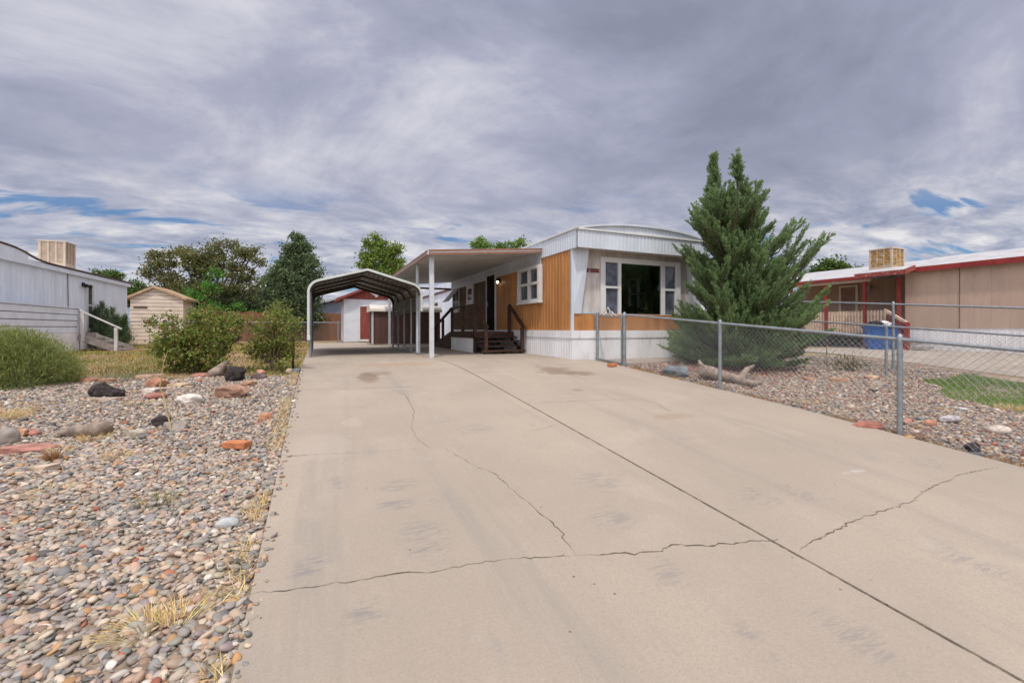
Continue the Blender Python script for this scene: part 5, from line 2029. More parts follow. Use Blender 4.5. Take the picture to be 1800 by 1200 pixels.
# roof vent
mb = MB()
vt = PX(1787, 452, RX + 1.2)
mb.tube([(vt.x, vt.y, 2.3), (vt.x, vt.y, vt.z + 0.06)], 0.05, 8)
mb.build('roof_vent', M['black'], rh)
ck = PX(1557, 478, RX + 0.3)
swamp_cooler('roof_cooler', 'old rusty yellow louvred cooler on the roof of the tan home', (RX + 0.35, ck.y, ck.z + 0.06), 0.80, 0.72, 0.78, 'oldcooler')

# porch deck with slat railing, stairs, bin
pd = thing('slat_porch', (19.6, 11, RG), 'unpainted slat railing porch deck in front of the tan home', 'porch')
mb = MB()
mb.box(RX - 0.1, 20.38, 8.9, 13.3, -0.10, -0.03)
mb.build('deck_floor', M['oldwood'], pd)
mb = MB()
y = 9.15
while y < 13.2:
    mb.box(RX - 0.16, RX - 0.135, y, y + 0.07, -0.18, 0.66)
    y += 0.105
mb.box(RX - 0.134, RX - 0.09, 9.1, 13.25, 0.50, 0.58)
mb.box(RX - 0.134, RX - 0.09, 9.1, 13.25, -0.03, 0.06)
mb.build('slat_railing', M['slat'], pd)
for y in (9.0, 11.2, 13.2):
    mb = MB()
    mb.box(RX - 0.134, RX - 0.04, y, y + 0.09, RG, 0.64)
    mb.build('post', M['redold'] if y < 10 else M['slat'], pd)
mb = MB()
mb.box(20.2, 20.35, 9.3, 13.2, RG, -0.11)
mb.build('underside_shade', M['black'], pd)  # black sheet standing in for the shade in the gap below the deck
rs_ = thing('porch_steps', (18.5, 8.3, RG), 'short wooden steps with red post beside the blue bin', 'stairs')
for i in range(4):
    mb = MB()
    z = -0.06 - (i + 1) * 0.14
    mb.box(RX - 0.9, RX - 0.2, 8.85 - (i + 1) * 0.27, 8.87 - i * 0.27, z - 0.05, z)
    mb.build('step', M['oldwood'], rs_)
mb = MB()
pr_ = PX(1594, 590, RX - 0.9)
mb.box(RX - 0.96, RX - 0.84, pr_.y - 0.06, pr_.y + 0.06, RG, 0.20)
mb.build('newel_post', M['redtrim'], rs_)
mb = MB()
mb.bar((RX - 0.90, pr_.y, 0.18), (RX - 0.55, 9.0, 0.66), 0.05, 0.09)
mb.build('handrail', M['slat'], rs_)

bc = G(1547, 613)[0]
bk_ = PK(1547, 613, 15.3)
bx, by = bk_.x, bk_.y
bz = gz(bx, by)
bn = thing('rubbish_bin', (bx, by, bz), 'blue plastic bin overflowing with rubbish below the slat porch', 'bin')


def tub(mb, cx, cy, z0, z1, w0, w1, d0, d1, th=0.03):
    rot = Matrix.Rotation(-YAW - 0.5, 3, 'Z')
    rings = []
    for (z, w, d) in ((z0, w0, d0), (z1 - 0.08, w1, d1), (z1 - 0.08, w1 + 0.06, d1 + 0.06), (z1, w1 + 0.06, d1 + 0.06), (z1, w1 - 2 * th, d1 - 2 * th), (z0 + 0.3, w0 - th, d0 - th)):
        rings.append([Vector((cx, cy, z)) + rot @ Vector((sx * w / 2, sy * d / 2, 0)) for sx, sy in ((-1, -1), (1, -1), (1, 1), (-1, 1))])
    vs = [p for r in rings for p in r]
    fs = [(3, 2, 1, 0), (20, 21, 22, 23)]
    for r in range(5):
        for q in range(4):
            fs.append((r * 4 + q, r * 4 + (q + 1) % 4, r * 4 + 4 + (q + 1) % 4, r * 4 + 4 + q))
    mb.add(vs, fs)


mb = MB()
tub(mb, bx, by, bz + 0.02, bz + 0.84, 0.72, 0.86, 0.62, 0.74)
rot = Matrix.Rotation(-YAW - 0.5, 3, 'Z')
for s in (-0.25, 0.0, 0.25):
    a = Vector((bx, by, bz + 0.06)) + rot @ Vector((s, -0.33, 0)); b = Vector((bx, by, bz + 0.72)) + rot @ Vector((s * 1.15, -0.385, 0))
    mb.bar(a, b, 0.05, 0.02, up=(0, 1, 0))
mb.build('tub', M['blue'], bn)
mb = MB()
for s in (-1, 1):
    p = Vector((bx, by, bz + 0.05)) + rot @ Vector((s * 0.30, -0.20, 0))
    q = p + rot @ Vector((0.06 * s, 0, 0))
    mb.tube([p, q], 0.05, 10)
mb.build('wheel', M['black'], bn)


def crumple(cx, cy, cz, r, matl, name, label, seed):
    V, Fc = icosphere(3)
    V = V.copy()
    for i in range(len(V)):
        v = Vector(V[i])
        V[i] *= 1 + 0.35 * mnoise.fractal(v * 1.8 + Vector((seed, 0, 0)), 1.0, 2.0, 4)
    V = V * np.array([r, r, r * 0.62]) + np.array([cx, cy, cz])
    o = np_mesh(name, V, Fc, 3, None, matl)
    return tag(o, label, 'rubbish bag', 'rubbish in the blue bin')


crumple(bx - 0.18, by + 0.05, bz + 0.84, 0.24, M['black'], 'rubbish_bag', 'black rubbish bag on top of the blue bin', 3)
crumple(bx + 0.12, by - 0.05, bz + 0.88, 0.19, M['bag'], 'rubbish_bag', 'white plastic bag on top of the blue bin', 8)
crumple(bx + 0.28, by + 0.1, bz + 0.80, 0.17, M['maroon'], 'rubbish_bag', 'dark red wrapped rubbish on the right of the blue bin', 12)
# things under the slat porch
t2 = MB()
q = PX(1438, 606, RX - 0.4)
tub(t2, q.x, q.y, RG + 0.02, -0.20, 0.5, 0.6, 0.45, 0.55)
tag(t2.build('storage_tub', M['black']), 'dark storage tub standing below the slat porch railing', 'tub')


# ------------------------------------------------------------------ foliage builders
def leaf_cloud(P, L, W, cols, upbias=0.4, out=None):
    n = len(P)
    ax = RNG.normal(0, 1, (n, 3))
    if out is not None:
        ax = ax * 0.8 + out
    ax[:, 2] += upbias * 0.3
    ax /= np.linalg.norm(ax, axis=1, keepdims=True)
    r = RNG.normal(0, 1, (n, 3))
    r[:, 2] += upbias
    sd = np.cross(ax, r)
    sd /= np.linalg.norm(sd, axis=1, keepdims=True) + 1e-9
    L = np.asarray(L)[:, None] if hasattr(L, '__len__') else np.full((n, 1), L)
    W = np.asarray(W)[:, None] if hasattr(W, '__len__') else np.full((n, 1), W)
    nrm = np.cross(sd, ax)
    a = P; b = P + ax * L * 0.5 + sd * W * 0.5 + nrm * W * 0.15; c = P + ax * L; d = P + ax * L * 0.5 - sd * W * 0.5 + nrm * W * 0.15
    V = np.stack([a, b, c, d], 1).reshape(-1, 3)
    Fq = (np.arange(n) * 4)[:, None] + np.array([[0, 1, 2, 3]])
    return V, Fq, np.repeat(cols, 4, axis=0)


def crown_tree(name, label, cat, base, clumps, leafL, nclus, nleaf, clr, cols, w, trunk_r, group=None, limb_col='bark', upb=0.4, stems=1, twig_tips=True):
    """clumps: list of (dx,dy,dz, rx,ry,rz). Each clump holds many leaf clusters, with gaps between them."""
    root = thing(name, base, label, cat, group)
    base = Vector(base)
    P = []; C = []; tips = []
    for (dx, dy, dz, rx, ry, rz) in clumps:
        cen = np.array([base.x + dx, base.y + dy, base.z + dz])
        ncl = max(3, int(nclus * (rx * ry * rz) ** (2 / 3) / 0.25))
        dirs = RNG.normal(0, 1, (ncl, 3)); dirs /= np.linalg.norm(dirs, axis=1, keepdims=True)
        rad = RNG.uniform(0.35, 1.08, (ncl, 1)) ** 0.6
        cc = cen + dirs * rad * np.array([rx, ry, rz])
        tone = RNG.uniform(0.75, 1.25, ncl)
        for q in range(ncl):
            nl = int(nleaf * RNG.uniform(0.5, 1.4))
            s = clr * RNG.uniform(0.6, 1.3)
            P.append(cc[q] + RNG.normal(0, s, (nl, 3)) * np.array([1, 1, 0.7]))
            C.append(jitter(cols, w, nl, 0.22, 0.07) * tone[q])
        tips.append((cen, cc[RNG.choice(ncl, min(ncl, 7), replace=False)]))
    P = np.vstack(P); C = np.vstack(C)
    keep = P[:, 2] > base.z + 0.03
    P = P[keep]; C = C[keep]
    V, Fq, CC = leaf_cloud(P, leafL * RNG.uniform(0.6, 1.3, len(P)), leafL * 0.55 * RNG.uniform(0.6, 1.3, len(P)), C, upb)
    # trunk, limbs, twigs
    mb = MB()
    zc_ = min(c[2] for c in clumps)
    fork = base + Vector((0, 0, max(0.1, zc_ * 0.55)))
    for s in range(stems):
        off = Vector((random.uniform(-1, 1), random.uniform(-1, 1), 0)) * (trunk_r * 2.2 if stems > 1 else 0)
        fk = fork + off * 1.5
        mb.tube([base + off - Vector((0, 0, 0.05)), base.lerp(fk, 0.5) + off * 0.4, fk], [trunk_r * 1.25, trunk_r, trunk_r * 0.8], 7)
    for cen, tp in tips:
        cv = Vector(cen)
        m1 = fork.lerp(cv, 0.5) + Vector((random.uniform(-.1, .1), random.uniform(-.1, .1), 0.08)) * (cv - fork).length * 0.6
        mb.tube([fork, m1, cv], [trunk_r * 0.6, trunk_r * 0.38, trunk_r * 0.18], 6)
        for tpt in tp:
            tv = Vector(tpt)
            mm = cv.lerp(tv, 0.5) + Vector((random.uniform(-.1, .1), random.uniform(-.1, .1), random.uniform(-.05, .1))) * (tv - cv).length
            mb.tube([cv, mm, tv], [trunk_r * 0.16, trunk_r * 0.10, trunk_r * 0.04], 4)
    mb.build('trunk', M[limb_col], root)
    np_mesh('crown', V, Fq, 4, CC, M['leaf'], root)
    return root


def blobs(n, rx, ry, z0, z1, r0, r1, seed, shape='dome'):
    rnd = random.Random(seed)
    out = []
    for i in range(n):
        t = (i + 0.5) / n
        z = z0 + (z1 - z0) * t
        if shape == 'dome':
            k = math.sqrt(max(0.05, 1 - (max(0, t - 0.35) / 0.75) ** 2)) * (0.75 + 0.25 * min(1, t / 0.3))
        elif shape == 'cone':
            k = 1.05 - t
        else:
            k = 1
        a = i * 2.4 + rnd.uniform(-0.5, 0.5)
        q = rnd.uniform(0.45, 0.95)
        r = rnd.uniform(r0, r1) * (0.6 + 0.4 * k)
        out.append((math.cos(a) * rx * k * q, math.sin(a) * ry * k * q, z, r, r, r * 0.75))
    return out


OLIVE = [(.15, .175, .055), (.18, .20, .065), (.11, .135, .042), (.23, .21, .085), (.20, .13, .07)]
GREEN = [(.045, .10, .018), (.065, .13, .025), (.035, .075, .016), (.09, .15, .035)]
DARKG = [(.125, .175, .080), (.145, .20, .095), (.18, .225, .115), (.09, .135, .06)]


def tree_at(px_c, py_base_z, k):
    p = PK(px_c, 577, k)
    return Vector((p.x, p.y, -0.82))


# big straggly tree
b = tree_at(372, 0, 30)
kk = 30 / F


def off(px, py, px_c, k):
    """offset of a crown point seen at (px,py) at distance k from a tree base at px_c"""
    p = PK(px, py, k); q = PK(px_c, 577, k)
    return (p.x - q.x, p.y - q.y, p.z + 0.82)


cl = []
for (px, py, r) in ((285, 455, 1.0), (262, 478, 0.6), (300, 490, 0.9), (335, 448, 1.0), (350, 470, 1.1), (372, 440, 0.8), (393, 465, 1.0), (385, 428, 0.45), (405, 425, 0.4), (422, 448, 0.7),
                    (440, 440, 0.5), (450, 432, 0.35), (425, 480, 0.9), (455, 465, 0.45), (330, 505, 1.1), (365, 505, 1.2), (405, 510, 1.0), (300, 520, 0.8), (440, 510, 0.8), (460, 495, 0.5),
                    (280, 515, 0.7), (345, 530, 1.1), (385, 535, 1.0), (425, 540, 1.0), (455, 530, 0.9), (265, 462, 0.4), (314, 440, 0.5)):
    dx, dy, dz = off(px, py, 372, 30 + random.uniform(-1.2, 1.2))
    cl.append((dx, dy, dz, r * 0.85, r * 0.85, r * 0.62))
crown_tree('broadleaf_tree', 'wide straggly olive tree with bare twigs behind the tan shed', 'tree', b, cl, 0.19, 20, 26, 0.20, OLIVE, [4, 4, 3, 2, 1.5], 0.16, stems=3)
# bright green young growth under it
cl = []
for (px, py, r) in ((335, 520, 0.5), (350, 535, 0.7), (330, 545, 0.8), (372, 505, 0.4), (375, 480, 0.35), (350, 555, 0.8), (375, 550, 0.7), (415, 560, 0.6), (440, 560, 0.6), (420, 545, 0.4), (322, 565, 0.6), (455, 572, 0.5)):
    dx, dy, dz = off(px, py, 350, 27.3 + random.uniform(-.4, .4))
    cl.append((dx, dy, dz, r, r * 0.7, r * 0.9))
crown_tree('leafy_sapling', 'bright green young growth under the straggly olive tree', 'tree', tree_at(350, 0, 27.3), cl, 0.17, 20, 28, 0.17, [(.10, .26, .035), (.14, .30, .05), (.07, .19, .028)], [3, 2, 2], 0.05, stems=3)
cl = []
for (px, py, r) in ((300, 560, .7), (325, 545, .7), (400, 555, .9), (430, 570, .7), (455, 560, .9), (475, 575, .6), (375, 575, .8), (410, 585, .6), (440, 590, .6), (350, 580, .7), (325, 580, .7), (470, 540, .9), (400, 530, .8), (435, 535, .8)):
    dx, dy, dz = off(px, py, 410, 29.5 + random.uniform(-.3, .3))
    cl.append((dx, dy, dz, r, r * 0.7, r * 0.85))
crown_tree('undergrowth_bush', 'dark tangled undergrowth below the straggly olive tree', 'bush', tree_at(410, 0, 29.5), cl, 0.17, 22, 26, 0.18, [(.05, .085, .03), (.065, .10, .035), (.09, .08, .05), (.04, .065, .025)], [3, 3, 1, 2], 0.05, stems=4)
# dark dense pyramid tree
cl = []
for (px, py, r) in ((520, 412, 0.28), (521, 425, 0.5), (512, 440, 0.55), (530, 440, 0.6), (521, 455, 0.9), (505, 465, 0.8), (538, 462, 0.8), (495, 485, 1.0), (520, 485, 1.2), (545, 482, 0.9), (487, 505, 1.0), (512, 510, 1.3), (540, 508, 1.1),
                    (484, 530, 1.0), (510, 535, 1.3), (538, 535, 1.1), (553, 500, 0.5), (490, 555, 1.0), (515, 560, 1.2), (540, 562, 1.0), (475, 518, 0.6)):
    dx, dy, dz = off(px, py, 516, 28 + random.uniform(-1, 1))
    cl.append((dx, dy, dz, r * 0.8, r * 0.8, r * 0.7))
crown_tree('pyramid_tree', 'dense dark green pyramid shaped tree left of the carport', 'tree', tree_at(516, 0, 28), cl, 0.18, 30, 34, 0.16, DARKG, [3, 3, 2, 3], 0.16)
# airy green tree behind the carport
cl = []
for (px, py, r) in ((661, 420, 0.5), (650, 432, 0.6), (672, 430, 0.6), (660, 445, 0.9), (685, 445, 0.8), (698, 440, 0.5), (640, 452, 0.6), (665, 462, 1.0), (690, 462, 0.9), (702, 458, 0.4), (645, 470, 0.6), (636, 465, 0.35), (675, 478, 0.9), (698, 474, 0.6), (655, 482, 0.6)):
    dx, dy, dz = off(px, py, 668, 40 + random.uniform(-.8, .8))
    cl.append((dx, dy, dz, r * 0.95, r * 0.95, r * 0.75))
crown_tree('airy_tree', 'airy light green tree rising behind the carport roof', 'tree', tree_at(668, 0, 40), cl, 0.24, 18, 24, 0.2, [(.19, .27, .05), (.23, .31, .065), (.14, .21, .04)], [3, 3, 2], 0.15)
# tops above the porch roof
for (pts, lab) in ((((838, 432, .5), (845, 424, .45), (851, 432, .45), (842, 440, .5)), 'small green tree top just above the middle of the porch roof'),
                   (((862, 436, .35), (874, 434, .45), (886, 436, .35), (878, 440, .4)), 'low leafy tree top in the centre above the porch roof'),
                   (((900, 434, .45), (914, 428, .4), (918, 424, .3), (924, 436, .35), (907, 438, .4)), 'leafy tree top nearest the white fascia of the home')):
    kx = 34
    cx = sum(p[0] for p in pts) / len(pts)
    cl = []
    for (px, py, r) in pts:
        dx, dy, dz = off(px, py, cx, kx + random.uniform(-.3, .3))
        cl.append((dx, dy, dz, r * 0.8, r * 0.8, r * 0.8))
    crown_tree('garden_tree', lab, 'tree', tree_at(cx, 0, kx), cl, 0.2, 22, 22, 0.15, [(.16, .27, .045), (.20, .31, .06), (.12, .20, .035)], [3, 3, 2], 0.09, group='small background trees')
# small trees at left and right
for (pts, lab, kx) in ((((180, 482, .6), (195, 488, .6), (206, 484, .5), (172, 490, .5), (190, 496, .8)), 'small dark tree top above the roof of the left home', 40),
                       (((236, 508, .8), (240, 525, .9), (228, 520, .7), (246, 515, .6)), 'green tree between the left home and the tan shed', 38),
                       (((1452, 470, .6), (1465, 466, .7), (1478, 474, .6), (1440, 478, .5), (1430, 482, .5), (1468, 480, .8)), 'green tree behind the porch roof of the tan home', 34),
                       (((1509, 473, .25), (1500, 476, .3), (1516, 476, .25)), 'tiny tree top beside the rusty roof cooler', 40)):
    cx = sum(p[0] for p in pts) / len(pts)
    cl = []
    for (px, py, r) in pts:
        dx, dy, dz = off(px, py, cx, kx + random.uniform(-.3, .3))
        cl.append((dx, dy, dz, r, r, r * 0.8))
    crown_tree('garden_tree', lab, 'tree', tree_at(cx, 0, kx), cl, 0.24, 18, 24, 0.18, [(.085, .145, .03), (.11, .18, .04), (.065, .115, .025)], [3, 3, 2], 0.12, group='small background trees')

# leafy shrubs at the end of the gravel bed
SHRUB = [(.175, .235, .045), (.24, .285, .06), (.115, .165, .035), (.29, .28, .085), (.20, .15, .06), (.28, .13, .07)]


def shrub(px_c, py_b, pts, label, nclus, nleaf, stems):
    base, k = G(px_c, py_b)
    cl = []
    for (px, py, r) in pts:
        p = PK(px, py, k + random.uniform(-.25, .25))
        cl.append((p.x - base.x, p.y - base.y, p.z - base.z, r, r, r * 0.85))
    return crown_tree('leafy_shrub', label, 'shrub', base, cl, 0.062, nclus, nleaf, 0.060, SHRUB, [4, 4, 3, 2, 1, 0.5], 0.022, stems=stems, upb=0.8, group='leafy shrubs at the gravel edge')


shrub(340, 655, [(270, 568, .13), (285, 575, .14), (296, 563, .12), (290, 590, .18), (305, 605, .28), (320, 585, .25), (345, 565, .22), (335, 550, .12), (355, 548, .15), (375, 560, .25), (395, 575, .25),
                 (410, 560, .16), (425, 562, .12), (360, 590, .32), (335, 610, .34), (365, 620, .34), (385, 600, .28), (345, 635, .26), (318, 630, .22), (400, 590, .2), (378, 635, .2), (300, 640, .22), (285, 610, .2), (335, 640, .3), (360, 642, .28), (345, 590, .3), (380, 580, .25), (310, 615, .25), (415, 578, .14)],
      'wide leafy green shrub with a bare leaning branch at the gravel edge', 95, 22, 5)
shrub(480, 652, [(490, 540, .12), (482, 552, .16), (498, 555, .16), (470, 570, .2), (492, 575, .24), (508, 570, .18), (455, 590, .2), (478, 598, .28), (502, 600, .24), (445, 615, .18), (468, 620, .24), (492, 625, .26), (512, 615, .15), (475, 640, .16), (500, 642, .16), (437, 622, .1)],
      'narrow upright leafy shrub beside the driveway edge', 95, 22, 5)
# bare branch of the wide shrub lives in its own stick
mb = MB()
b0, k0 = G(368, 655)
mb.tube([b0, PK(385, 630, k0), PK(402, 605, k0), PK(418, 597, k0), PK(426, 590, k0)], [0.035, 0.03, 0.026, 0.02, 0.008], 7)
mb.tube([PK(402, 606, k0), PK(403, 594, k0)], [0.015, 0.006], 5)
mb.tube([PK(418, 597, k0), PK(421, 586, k0)], [0.013, 0.005], 5)
tag(mb.build('bare_branch', M['bark']), 'thick bare grey branch leaning right out of the wide shrub', 'branch')
# dry stalk
mb = MB()
b0, k0 = G(302, 760)
mb.tube([b0, PK(290, 705, k0), PK(281, 680, k0), PK(287, 640, k0), PK(295, 615, k0 * 1.0)], [0.008, 0.007, 0.006, 0.005, 0.002], 5)
for i in range(26):
    y = random.uniform(625, 750)
    x = np.interp(y, [615, 640, 680, 705, 760], [295, 287, 281, 290, 302])
    p = PK(x, y, k0)
    mb.tube([p, p + Vector((random.uniform(-.06, .06), random.uniform(-.06, .06), random.uniform(0.0, .05)))], [0.003, 0.001], 4)
tag(mb.build('dry_stalk', mat('straw_stalk', (.45, .34, .16), 0.8)), 'tall thin dry yellow stalk standing among the pebbles', 'dead plant')
# thin metal stake beside the narrow shrub
mb = MB()
b0, k0 = G(516, 650)
mb.tube([b0, PK(516, 590, k0)], 0.012, 6)
mb.tube([PK(514, 648, k0), PK(513.5, 600, k0)], 0.010, 6)
tag(mb.build('metal_stake', M['black']), 'thin dark metal stake beside the narrow shrub', 'stake')

# feathery bush at far left
base, k = G(45, 684)
root = thing('feathery_bush', base, 'feathery bright green bush at the left edge of the gravel', 'bush')
n = 60000
pts = []
cols = []
ups = []
lobes = []
for (px, py, r) in ((10, 640, .55), (40, 632, .5), (75, 645, .45), (100, 652, .33), (55, 655, .5), (20, 662, .5), (-30, 640, .6), (85, 662, .35), (5, 612, .36), (35, 610, .3), (-60, 650, .6), (65, 622, .25), (118, 655, .2)):
    p = PK(px, py, k + 0.35 + random.uniform(-.3, .3))
    lobes.append((p, r))
tot = sum(r * r for _, r in lobes)
for p, r in lobes:
    m_ = int(n * r * r / tot)
    d = RNG.normal(0, 1, (m_, 3)); d /= np.linalg.norm(d, axis=1, keepdims=True)
    rr = RNG.uniform(0.2, 1.1, (m_, 1)) ** 0.5
    pts.append(np.array(p) + d * rr * r * np.array([1, 1, 0.9]))
    ups.append(d * 0.7 + np.array([0, 0, 0.6]) + RNG.normal(0, 0.6, (m_, 3)))
    cols.append(jitter([(.25, .295, .085), (.30, .335, .11), (.18, .225, .065), (.36, .34, .15)], [4, 3, 2, 1], m_))
P = np.vstack(pts); U = np.vstack(ups); C = np.vstack(cols)
kp = P[:, 2] > gzv(P[:, 0], P[:, 1]) + 0.01
P, U, C = P[kp], U[kp], C[kp]
blades('foliage', P, RNG.uniform(0.03, 0.085, len(P)), RNG.uniform(0.005, 0.010, len(P)), C, up=U, matl=M['leaf'], parent=root)
mb = MB()
for p, r in lobes:
    for _ in range(3):
        q = p + Vector((random.uniform(-1, 1), random.uniform(-1, 1), random.uniform(-.3, .9))) * r * 0.8
        mb.tube([base + Vector((random.uniform(-.2, .2), random.uniform(-.2, .2), 0)), base.lerp(q, 0.6), q], [0.005, 0.004, 0.002], 4)
mb.build('stem', mat('green_stem', (.16, .19, .07), 0.8), root)


WEED = [(.13, .19, .09), (.16, .22, .11), (.10, .15, .07), (.19, .25, .13)]


# tall weeds in front of the left home
def weeds(px_c, py_b, pts, label, n=2600, col=DARKG):
    base, k = G(px_c, py_b)
    root = thing('tall_weed', base, label, 'weed', 'weed clumps')
    mb = MB()
    PP = []; UU = []
    for (px, py, lean) in pts:
        tip = PK(px, py, k)
        st = base + Vector((random.uniform(-.3, .3), random.uniform(-.2, .2), 0))
        md = st.lerp(tip, 0.5) + Vector((0, 0, 0.1))
        mb.tube([st, md, tip], [0.012, 0.008, 0.003], 4)
        m_ = n // len(pts)
        t = RNG.uniform(0.12, 1, m_)
        a = np.array(st)[None] * ((1 - t) ** 2)[:, None] + 2 * np.array(md)[None] * (t * (1 - t))[:, None] + np.array(tip)[None] * (t ** 2)[:, None]
        sp = 0.32 * (1.15 - t)
        PP.append(a + RNG.normal(0, 1, (m_, 3)) * sp[:, None] * 0.55)
        UU.append(RNG.normal(0, .6, (m_, 3)) + np.array([0, 0, .6]))
    P = np.vstack(PP); U = np.vstack(UU)
    kp = P[:, 2] > base.z
    P = P[kp]; U = U[kp]
    mb.build('stem', M['bark'], root)
    blades('foliage', P, RNG.uniform(0.07, 0.2, len(P)), RNG.uniform(0.012, 0.025, len(P)), jitter(col, [3, 3, 2, 2], len(P)), up=U, matl=M['leaf'], parent=root)


weeds(178, 612, [(160, 545, 0), (172, 540, 0), (180, 532, 0), (188, 545, 0), (165, 565, 0), (175, 560, 0), (155, 580, 0), (185, 570, 0)], 'tall dark green weeds beside the grey stairs of the left home', 9000, WEED)
weeds(208, 611, [(198, 542, 0), (206, 555, 0), (214, 560, 0), (222, 555, 0), (205, 570, 0), (216, 575, 0)], 'second clump of tall weeds at the end of the left home', 7000, WEED)
weeds(240, 602, [(232, 570, 0), (240, 572, 0), (247, 570, 0), (252, 575, 0), (236, 578, 0)], 'pale green grass clump in front of the tan shed', 1800, [(.12, .18, .05), (.15, .2, .06), (.1, .14, .04), (.2, .2, .08)])
weeds(1490, 652, [(1440, 640, 0), (1470, 636, 0), (1500, 640, 0), (1530, 642, 0)], 'low olive weeds in the gravel beyond the juniper', 420, [(.15, .15, .07), (.2, .18, .09), (.12, .12, .05), (.24, .2, .1)])


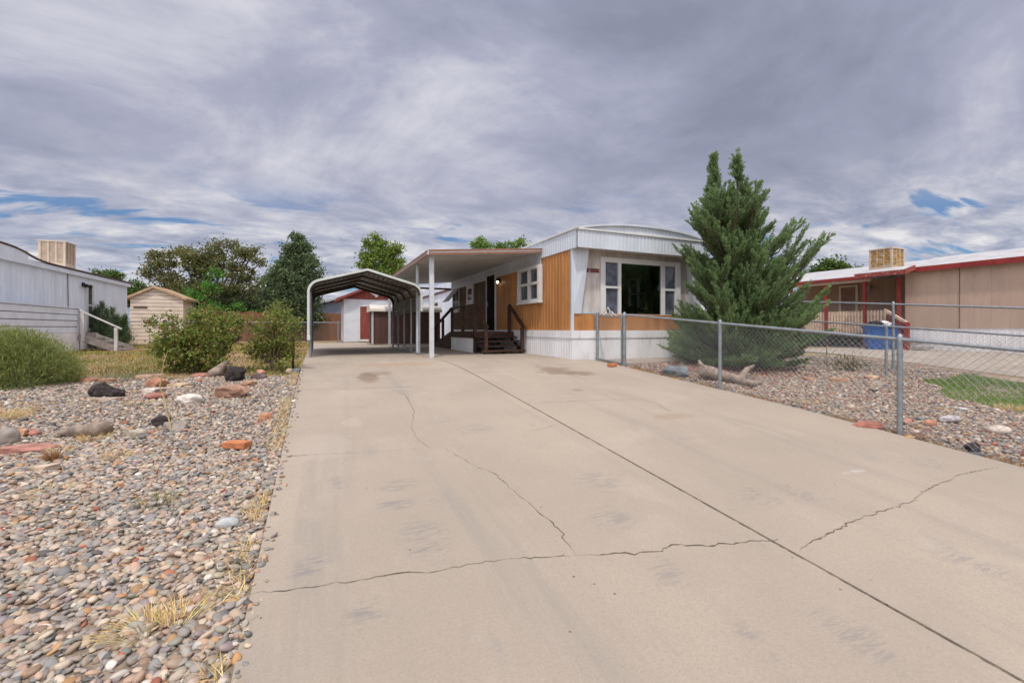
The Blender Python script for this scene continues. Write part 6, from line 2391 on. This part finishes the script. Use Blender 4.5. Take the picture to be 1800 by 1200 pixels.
# ------------------------------------------------------------------ juniper
def juniper():
    base, k = G(1300, 652)
    kc = k + 0.75
    base = PK(1300, 577, kc)
    base.z = gz(base.x, base.y)
    root = thing('juniper', base, 'tall double tipped green juniper standing in front of the home', 'juniper')
    rnd = random.Random(11)
    wood = MB()
    LP = []; LU = []; LH = []; LW = []; LC = []
    right = Vector((CS, -SN, 0)); fwd = Vector((SN, CS, 0))

    def needles(a0, am, a1, n, rad, t0, spread, tone, Lb):
        t = t0 + (1 - t0) * RNG.uniform(0, 1, n)
        ctr = a0 * ((1 - t) ** 2)[:, None] + 2 * am * (t * (1 - t))[:, None] + a1 * (t ** 2)[:, None]
        ctl = 2 * (am - a0) * (1 - t)[:, None] + 2 * (a1 - am) * t[:, None]
        ctl /= np.linalg.norm(ctl, axis=1, keepdims=True) + 1e-9
        r = rad * (1.02 - t) ** 0.6 + 0.004
        dv = RNG.normal(0, 1, (n, 3))
        dv -= (dv * ctl).sum(1, keepdims=True) * ctl
        dv /= np.linalg.norm(dv, axis=1, keepdims=True) + 1e-9
        LP.append(ctr + dv * (r * RNG.uniform(0.1, 1, n))[:, None])
        LU.append(ctl + dv * spread + RNG.normal(0, .15, (n, 3)))
        LH.append(RNG.uniform(0.6, 1.15, n) * Lb)
        LW.append(RNG.uniform(0.010, 0.019, n))
        c = jitter([(.185, .275, .118), (.215, .305, .135), (.145, .220, .095), (.250, .330, .150)], [4, 3, 2.5, 1.5], n, .18, .05) * tone
        LC.append(c)

    def plume(p0, p1, bend, rad, tone):
        """one feathery branch: a pointed axis carrying many small pointed side sprays"""
        L = (p1 - p0).length
        m = p0.lerp(p1, 0.5) + bend
        wood.tube([p0, m, p1], [0.008 + 0.010 * L, 0.006 + 0.005 * L, 0.002], 4, cap=False)
        a0, am, a1 = np.array(p0), np.array(m), np.array(p1)
        needles(a0, am, a1, int(90 * L) + 12, 0.026, 0.12, 0.30, tone * 1.05, 0.055)
        ns = int(18 * L) + 4
        for i in range(ns):
            t = 0.10 + 0.86 * (i + rnd.random()) / ns
            c = p0 * ((1 - t) ** 2) + m * (2 * t * (1 - t)) + p1 * (t * t)
            tg = ((m - p0) * (2 * (1 - t)) + (p1 - m) * (2 * t)).normalized()
            pv = Vector((rnd.gauss(0, 1), rnd.gauss(0, 1), rnd.gauss(0.25, 1)))
            pv = (pv - tg * pv.dot(tg)).normalized()
            ll = (rad * 2.4 * (1.0 - t) ** 0.6 + 0.085 * (1.0 - 0.6 * t)) * rnd.uniform(0.7, 1.3)
            d = (tg * 0.95 + pv * 0.46 + Vector((0, 0, .10))).normalized()
            e = c + d * ll
            mm = c.lerp(e, 0.5) + pv * ll * 0.08
            tn = tone * rnd.uniform(0.85, 1.15) * (1.25 if t > 0.65 else 1.0)
            needles(np.array(c), np.array(mm), np.array(e), int(17 + 85 * ll), (0.018 + 0.05 * ll) * (1.15 - 0.6 * t), 0.0, 0.36, tn, 0.046)

    T1 = PK(1258, 268, kc)
    T2 = PK(1297, 262, kc)
    EL_ = ([0, .10, .25, .38, .5, .65, .80, .85, .90, 1], [1.35, 1.75, 1.55, 1.12, 1.0, .95, .86, .34, .15, .02])
    ER_ = ([0, .10, .28, .40, .53, .69, .80, .87, .93, 1], [1.15, 1.55, 1.75, 1.75, 1.85, 1.42, 0.98, .36, .15, .02])
    H = ((T1 + T2) / 2).z - base.z
    mid_ax = (T1 + T2) / 2

    def axis_pt(q, lean, tip):
        b0 = base + right * 0.10 * lean
        return b0.lerp(tip, q) + right * (0.05 * math.sin(q * 5))
    for tip, lean in ((T1, -1), (T2, 1)):
        wood.tube([axis_pt(q, lean, tip) for q in (0, .25, .5, .75, 1)], [0.13, 0.10, 0.06, 0.03, 0.005], 8)
        plume(axis_pt(0.80, lean, tip), tip + Vector((0, 0, .03)), Vector((0, 0, 0)), 0.06, 1.05)
    NP = 520
    for i in range(NP):
        qt = 0.03 + 0.95 * ((i + rnd.random()) / NP) ** 1.12
        lean = -1 if i % 2 else 1
        tip = T1 if lean < 0 else T2
        az = i * 2.399 + rnd.uniform(-.5, .5)
        ca = math.cos(az)
        # above the middle each leader keeps to its own side
        if qt > 0.55 and ca * lean < -0.35 and rnd.random() < 0.6:
            az = math.pi - az
            ca = math.cos(az)
        l = float(np.interp(qt, *EL_)); r = float(np.interp(qt, *ER_))
        if ca >= 0:
            env = r * ca * ca + 0.5 * (l + r) * 0.88 * (1 - ca * ca)
        else:
            env = l * ca * ca + 0.5 * (l + r) * 0.88 * (1 - ca * ca)
        if ca * lean < 0 and qt > 0.4:
            env *= 0.6
        u = rnd.random()
        R = env * (rnd.uniform(0.82, 1.14) if u < 0.36 else rnd.uniform(0.32, 0.70))
        d = right * ca + fwd * math.sin(az)
        rise = R * math.tan(math.radians(rnd.uniform(38, 54) + (12 if qt > 0.8 else 0)))
        q0 = max(0.03, qt - rise / H)
        p0 = axis_pt(q0, lean, tip)
        ax = axis_pt(qt, lean, tip)
        p1 = Vector((ax.x, ax.y, base.z + qt * H)) + d * R
        if p1.y > HY0 - 0.45 and p1.z < 2.9:
            f = (HY0 - 0.45 - p0.y) / (p1.y - p0.y)
            p1 = p0.lerp(p1, max(0.3, f))
        p1.z = max(p1.z, gz(p1.x, p1.y) + 0.12)
        L = (p1 - p0).length
        bend = Vector((0, 0, -0.12 * L)) + d * 0.07 * L
        tone = rnd.uniform(0.85, 1.15)
        plume(p0, p1, bend, 0.036 + 0.016 * L, tone)
        if L > 0.6:
            for k in range(3 if L > 1.2 else 2):
                s = (-1, 1, rnd.choice((-1, 1)))[k]
                pm = p0.lerp(p1, rnd.uniform(0.3, 0.68)) + bend * 0.5
                dd = (p1 - p0).normalized()
                sd = dd.cross(Vector((0, 0, 1))).normalized() * s
                pe = pm + (dd * 0.85 + sd * rnd.uniform(.2, .5) + Vector((0, 0, rnd.uniform(.05, .3)))) * L * rnd.uniform(0.30, 0.5)
                if pe.y > HY0 - 0.3 and pe.z < 2.9: continue
                plume(pm, pe, Vector((0, 0, -0.03)), 0.042 + 0.012 * L, tone * rnd.uniform(0.92, 1.1))
    P = np.vstack(LP); U = np.vstack(LU); h = np.concatenate(LH); w = np.concatenate(LW); C = np.vstack(LC)
    kp = (P[:, 2] > gzv(P[:, 0], P[:, 1]) + 0.03) & ((P[:, 1] < HY0 - 0.36) | (P[:, 2] > 2.85) | (P[:, 0] > HX1 + 0.1))
    P, U, h, w, C = P[kp], U[kp], h[kp], w[kp], C[kp]
    wood.build('trunk', M['bark'], root)
    blades('crown', P, h, w, C, up=U, matl=M['needle'], parent=root, kite=True)
    print('juniper sprays', len(P))


juniper()
print('objects', len(bpy.data.objects), 'verts', sum(len(m.vertices) for m in bpy.data.meshes))
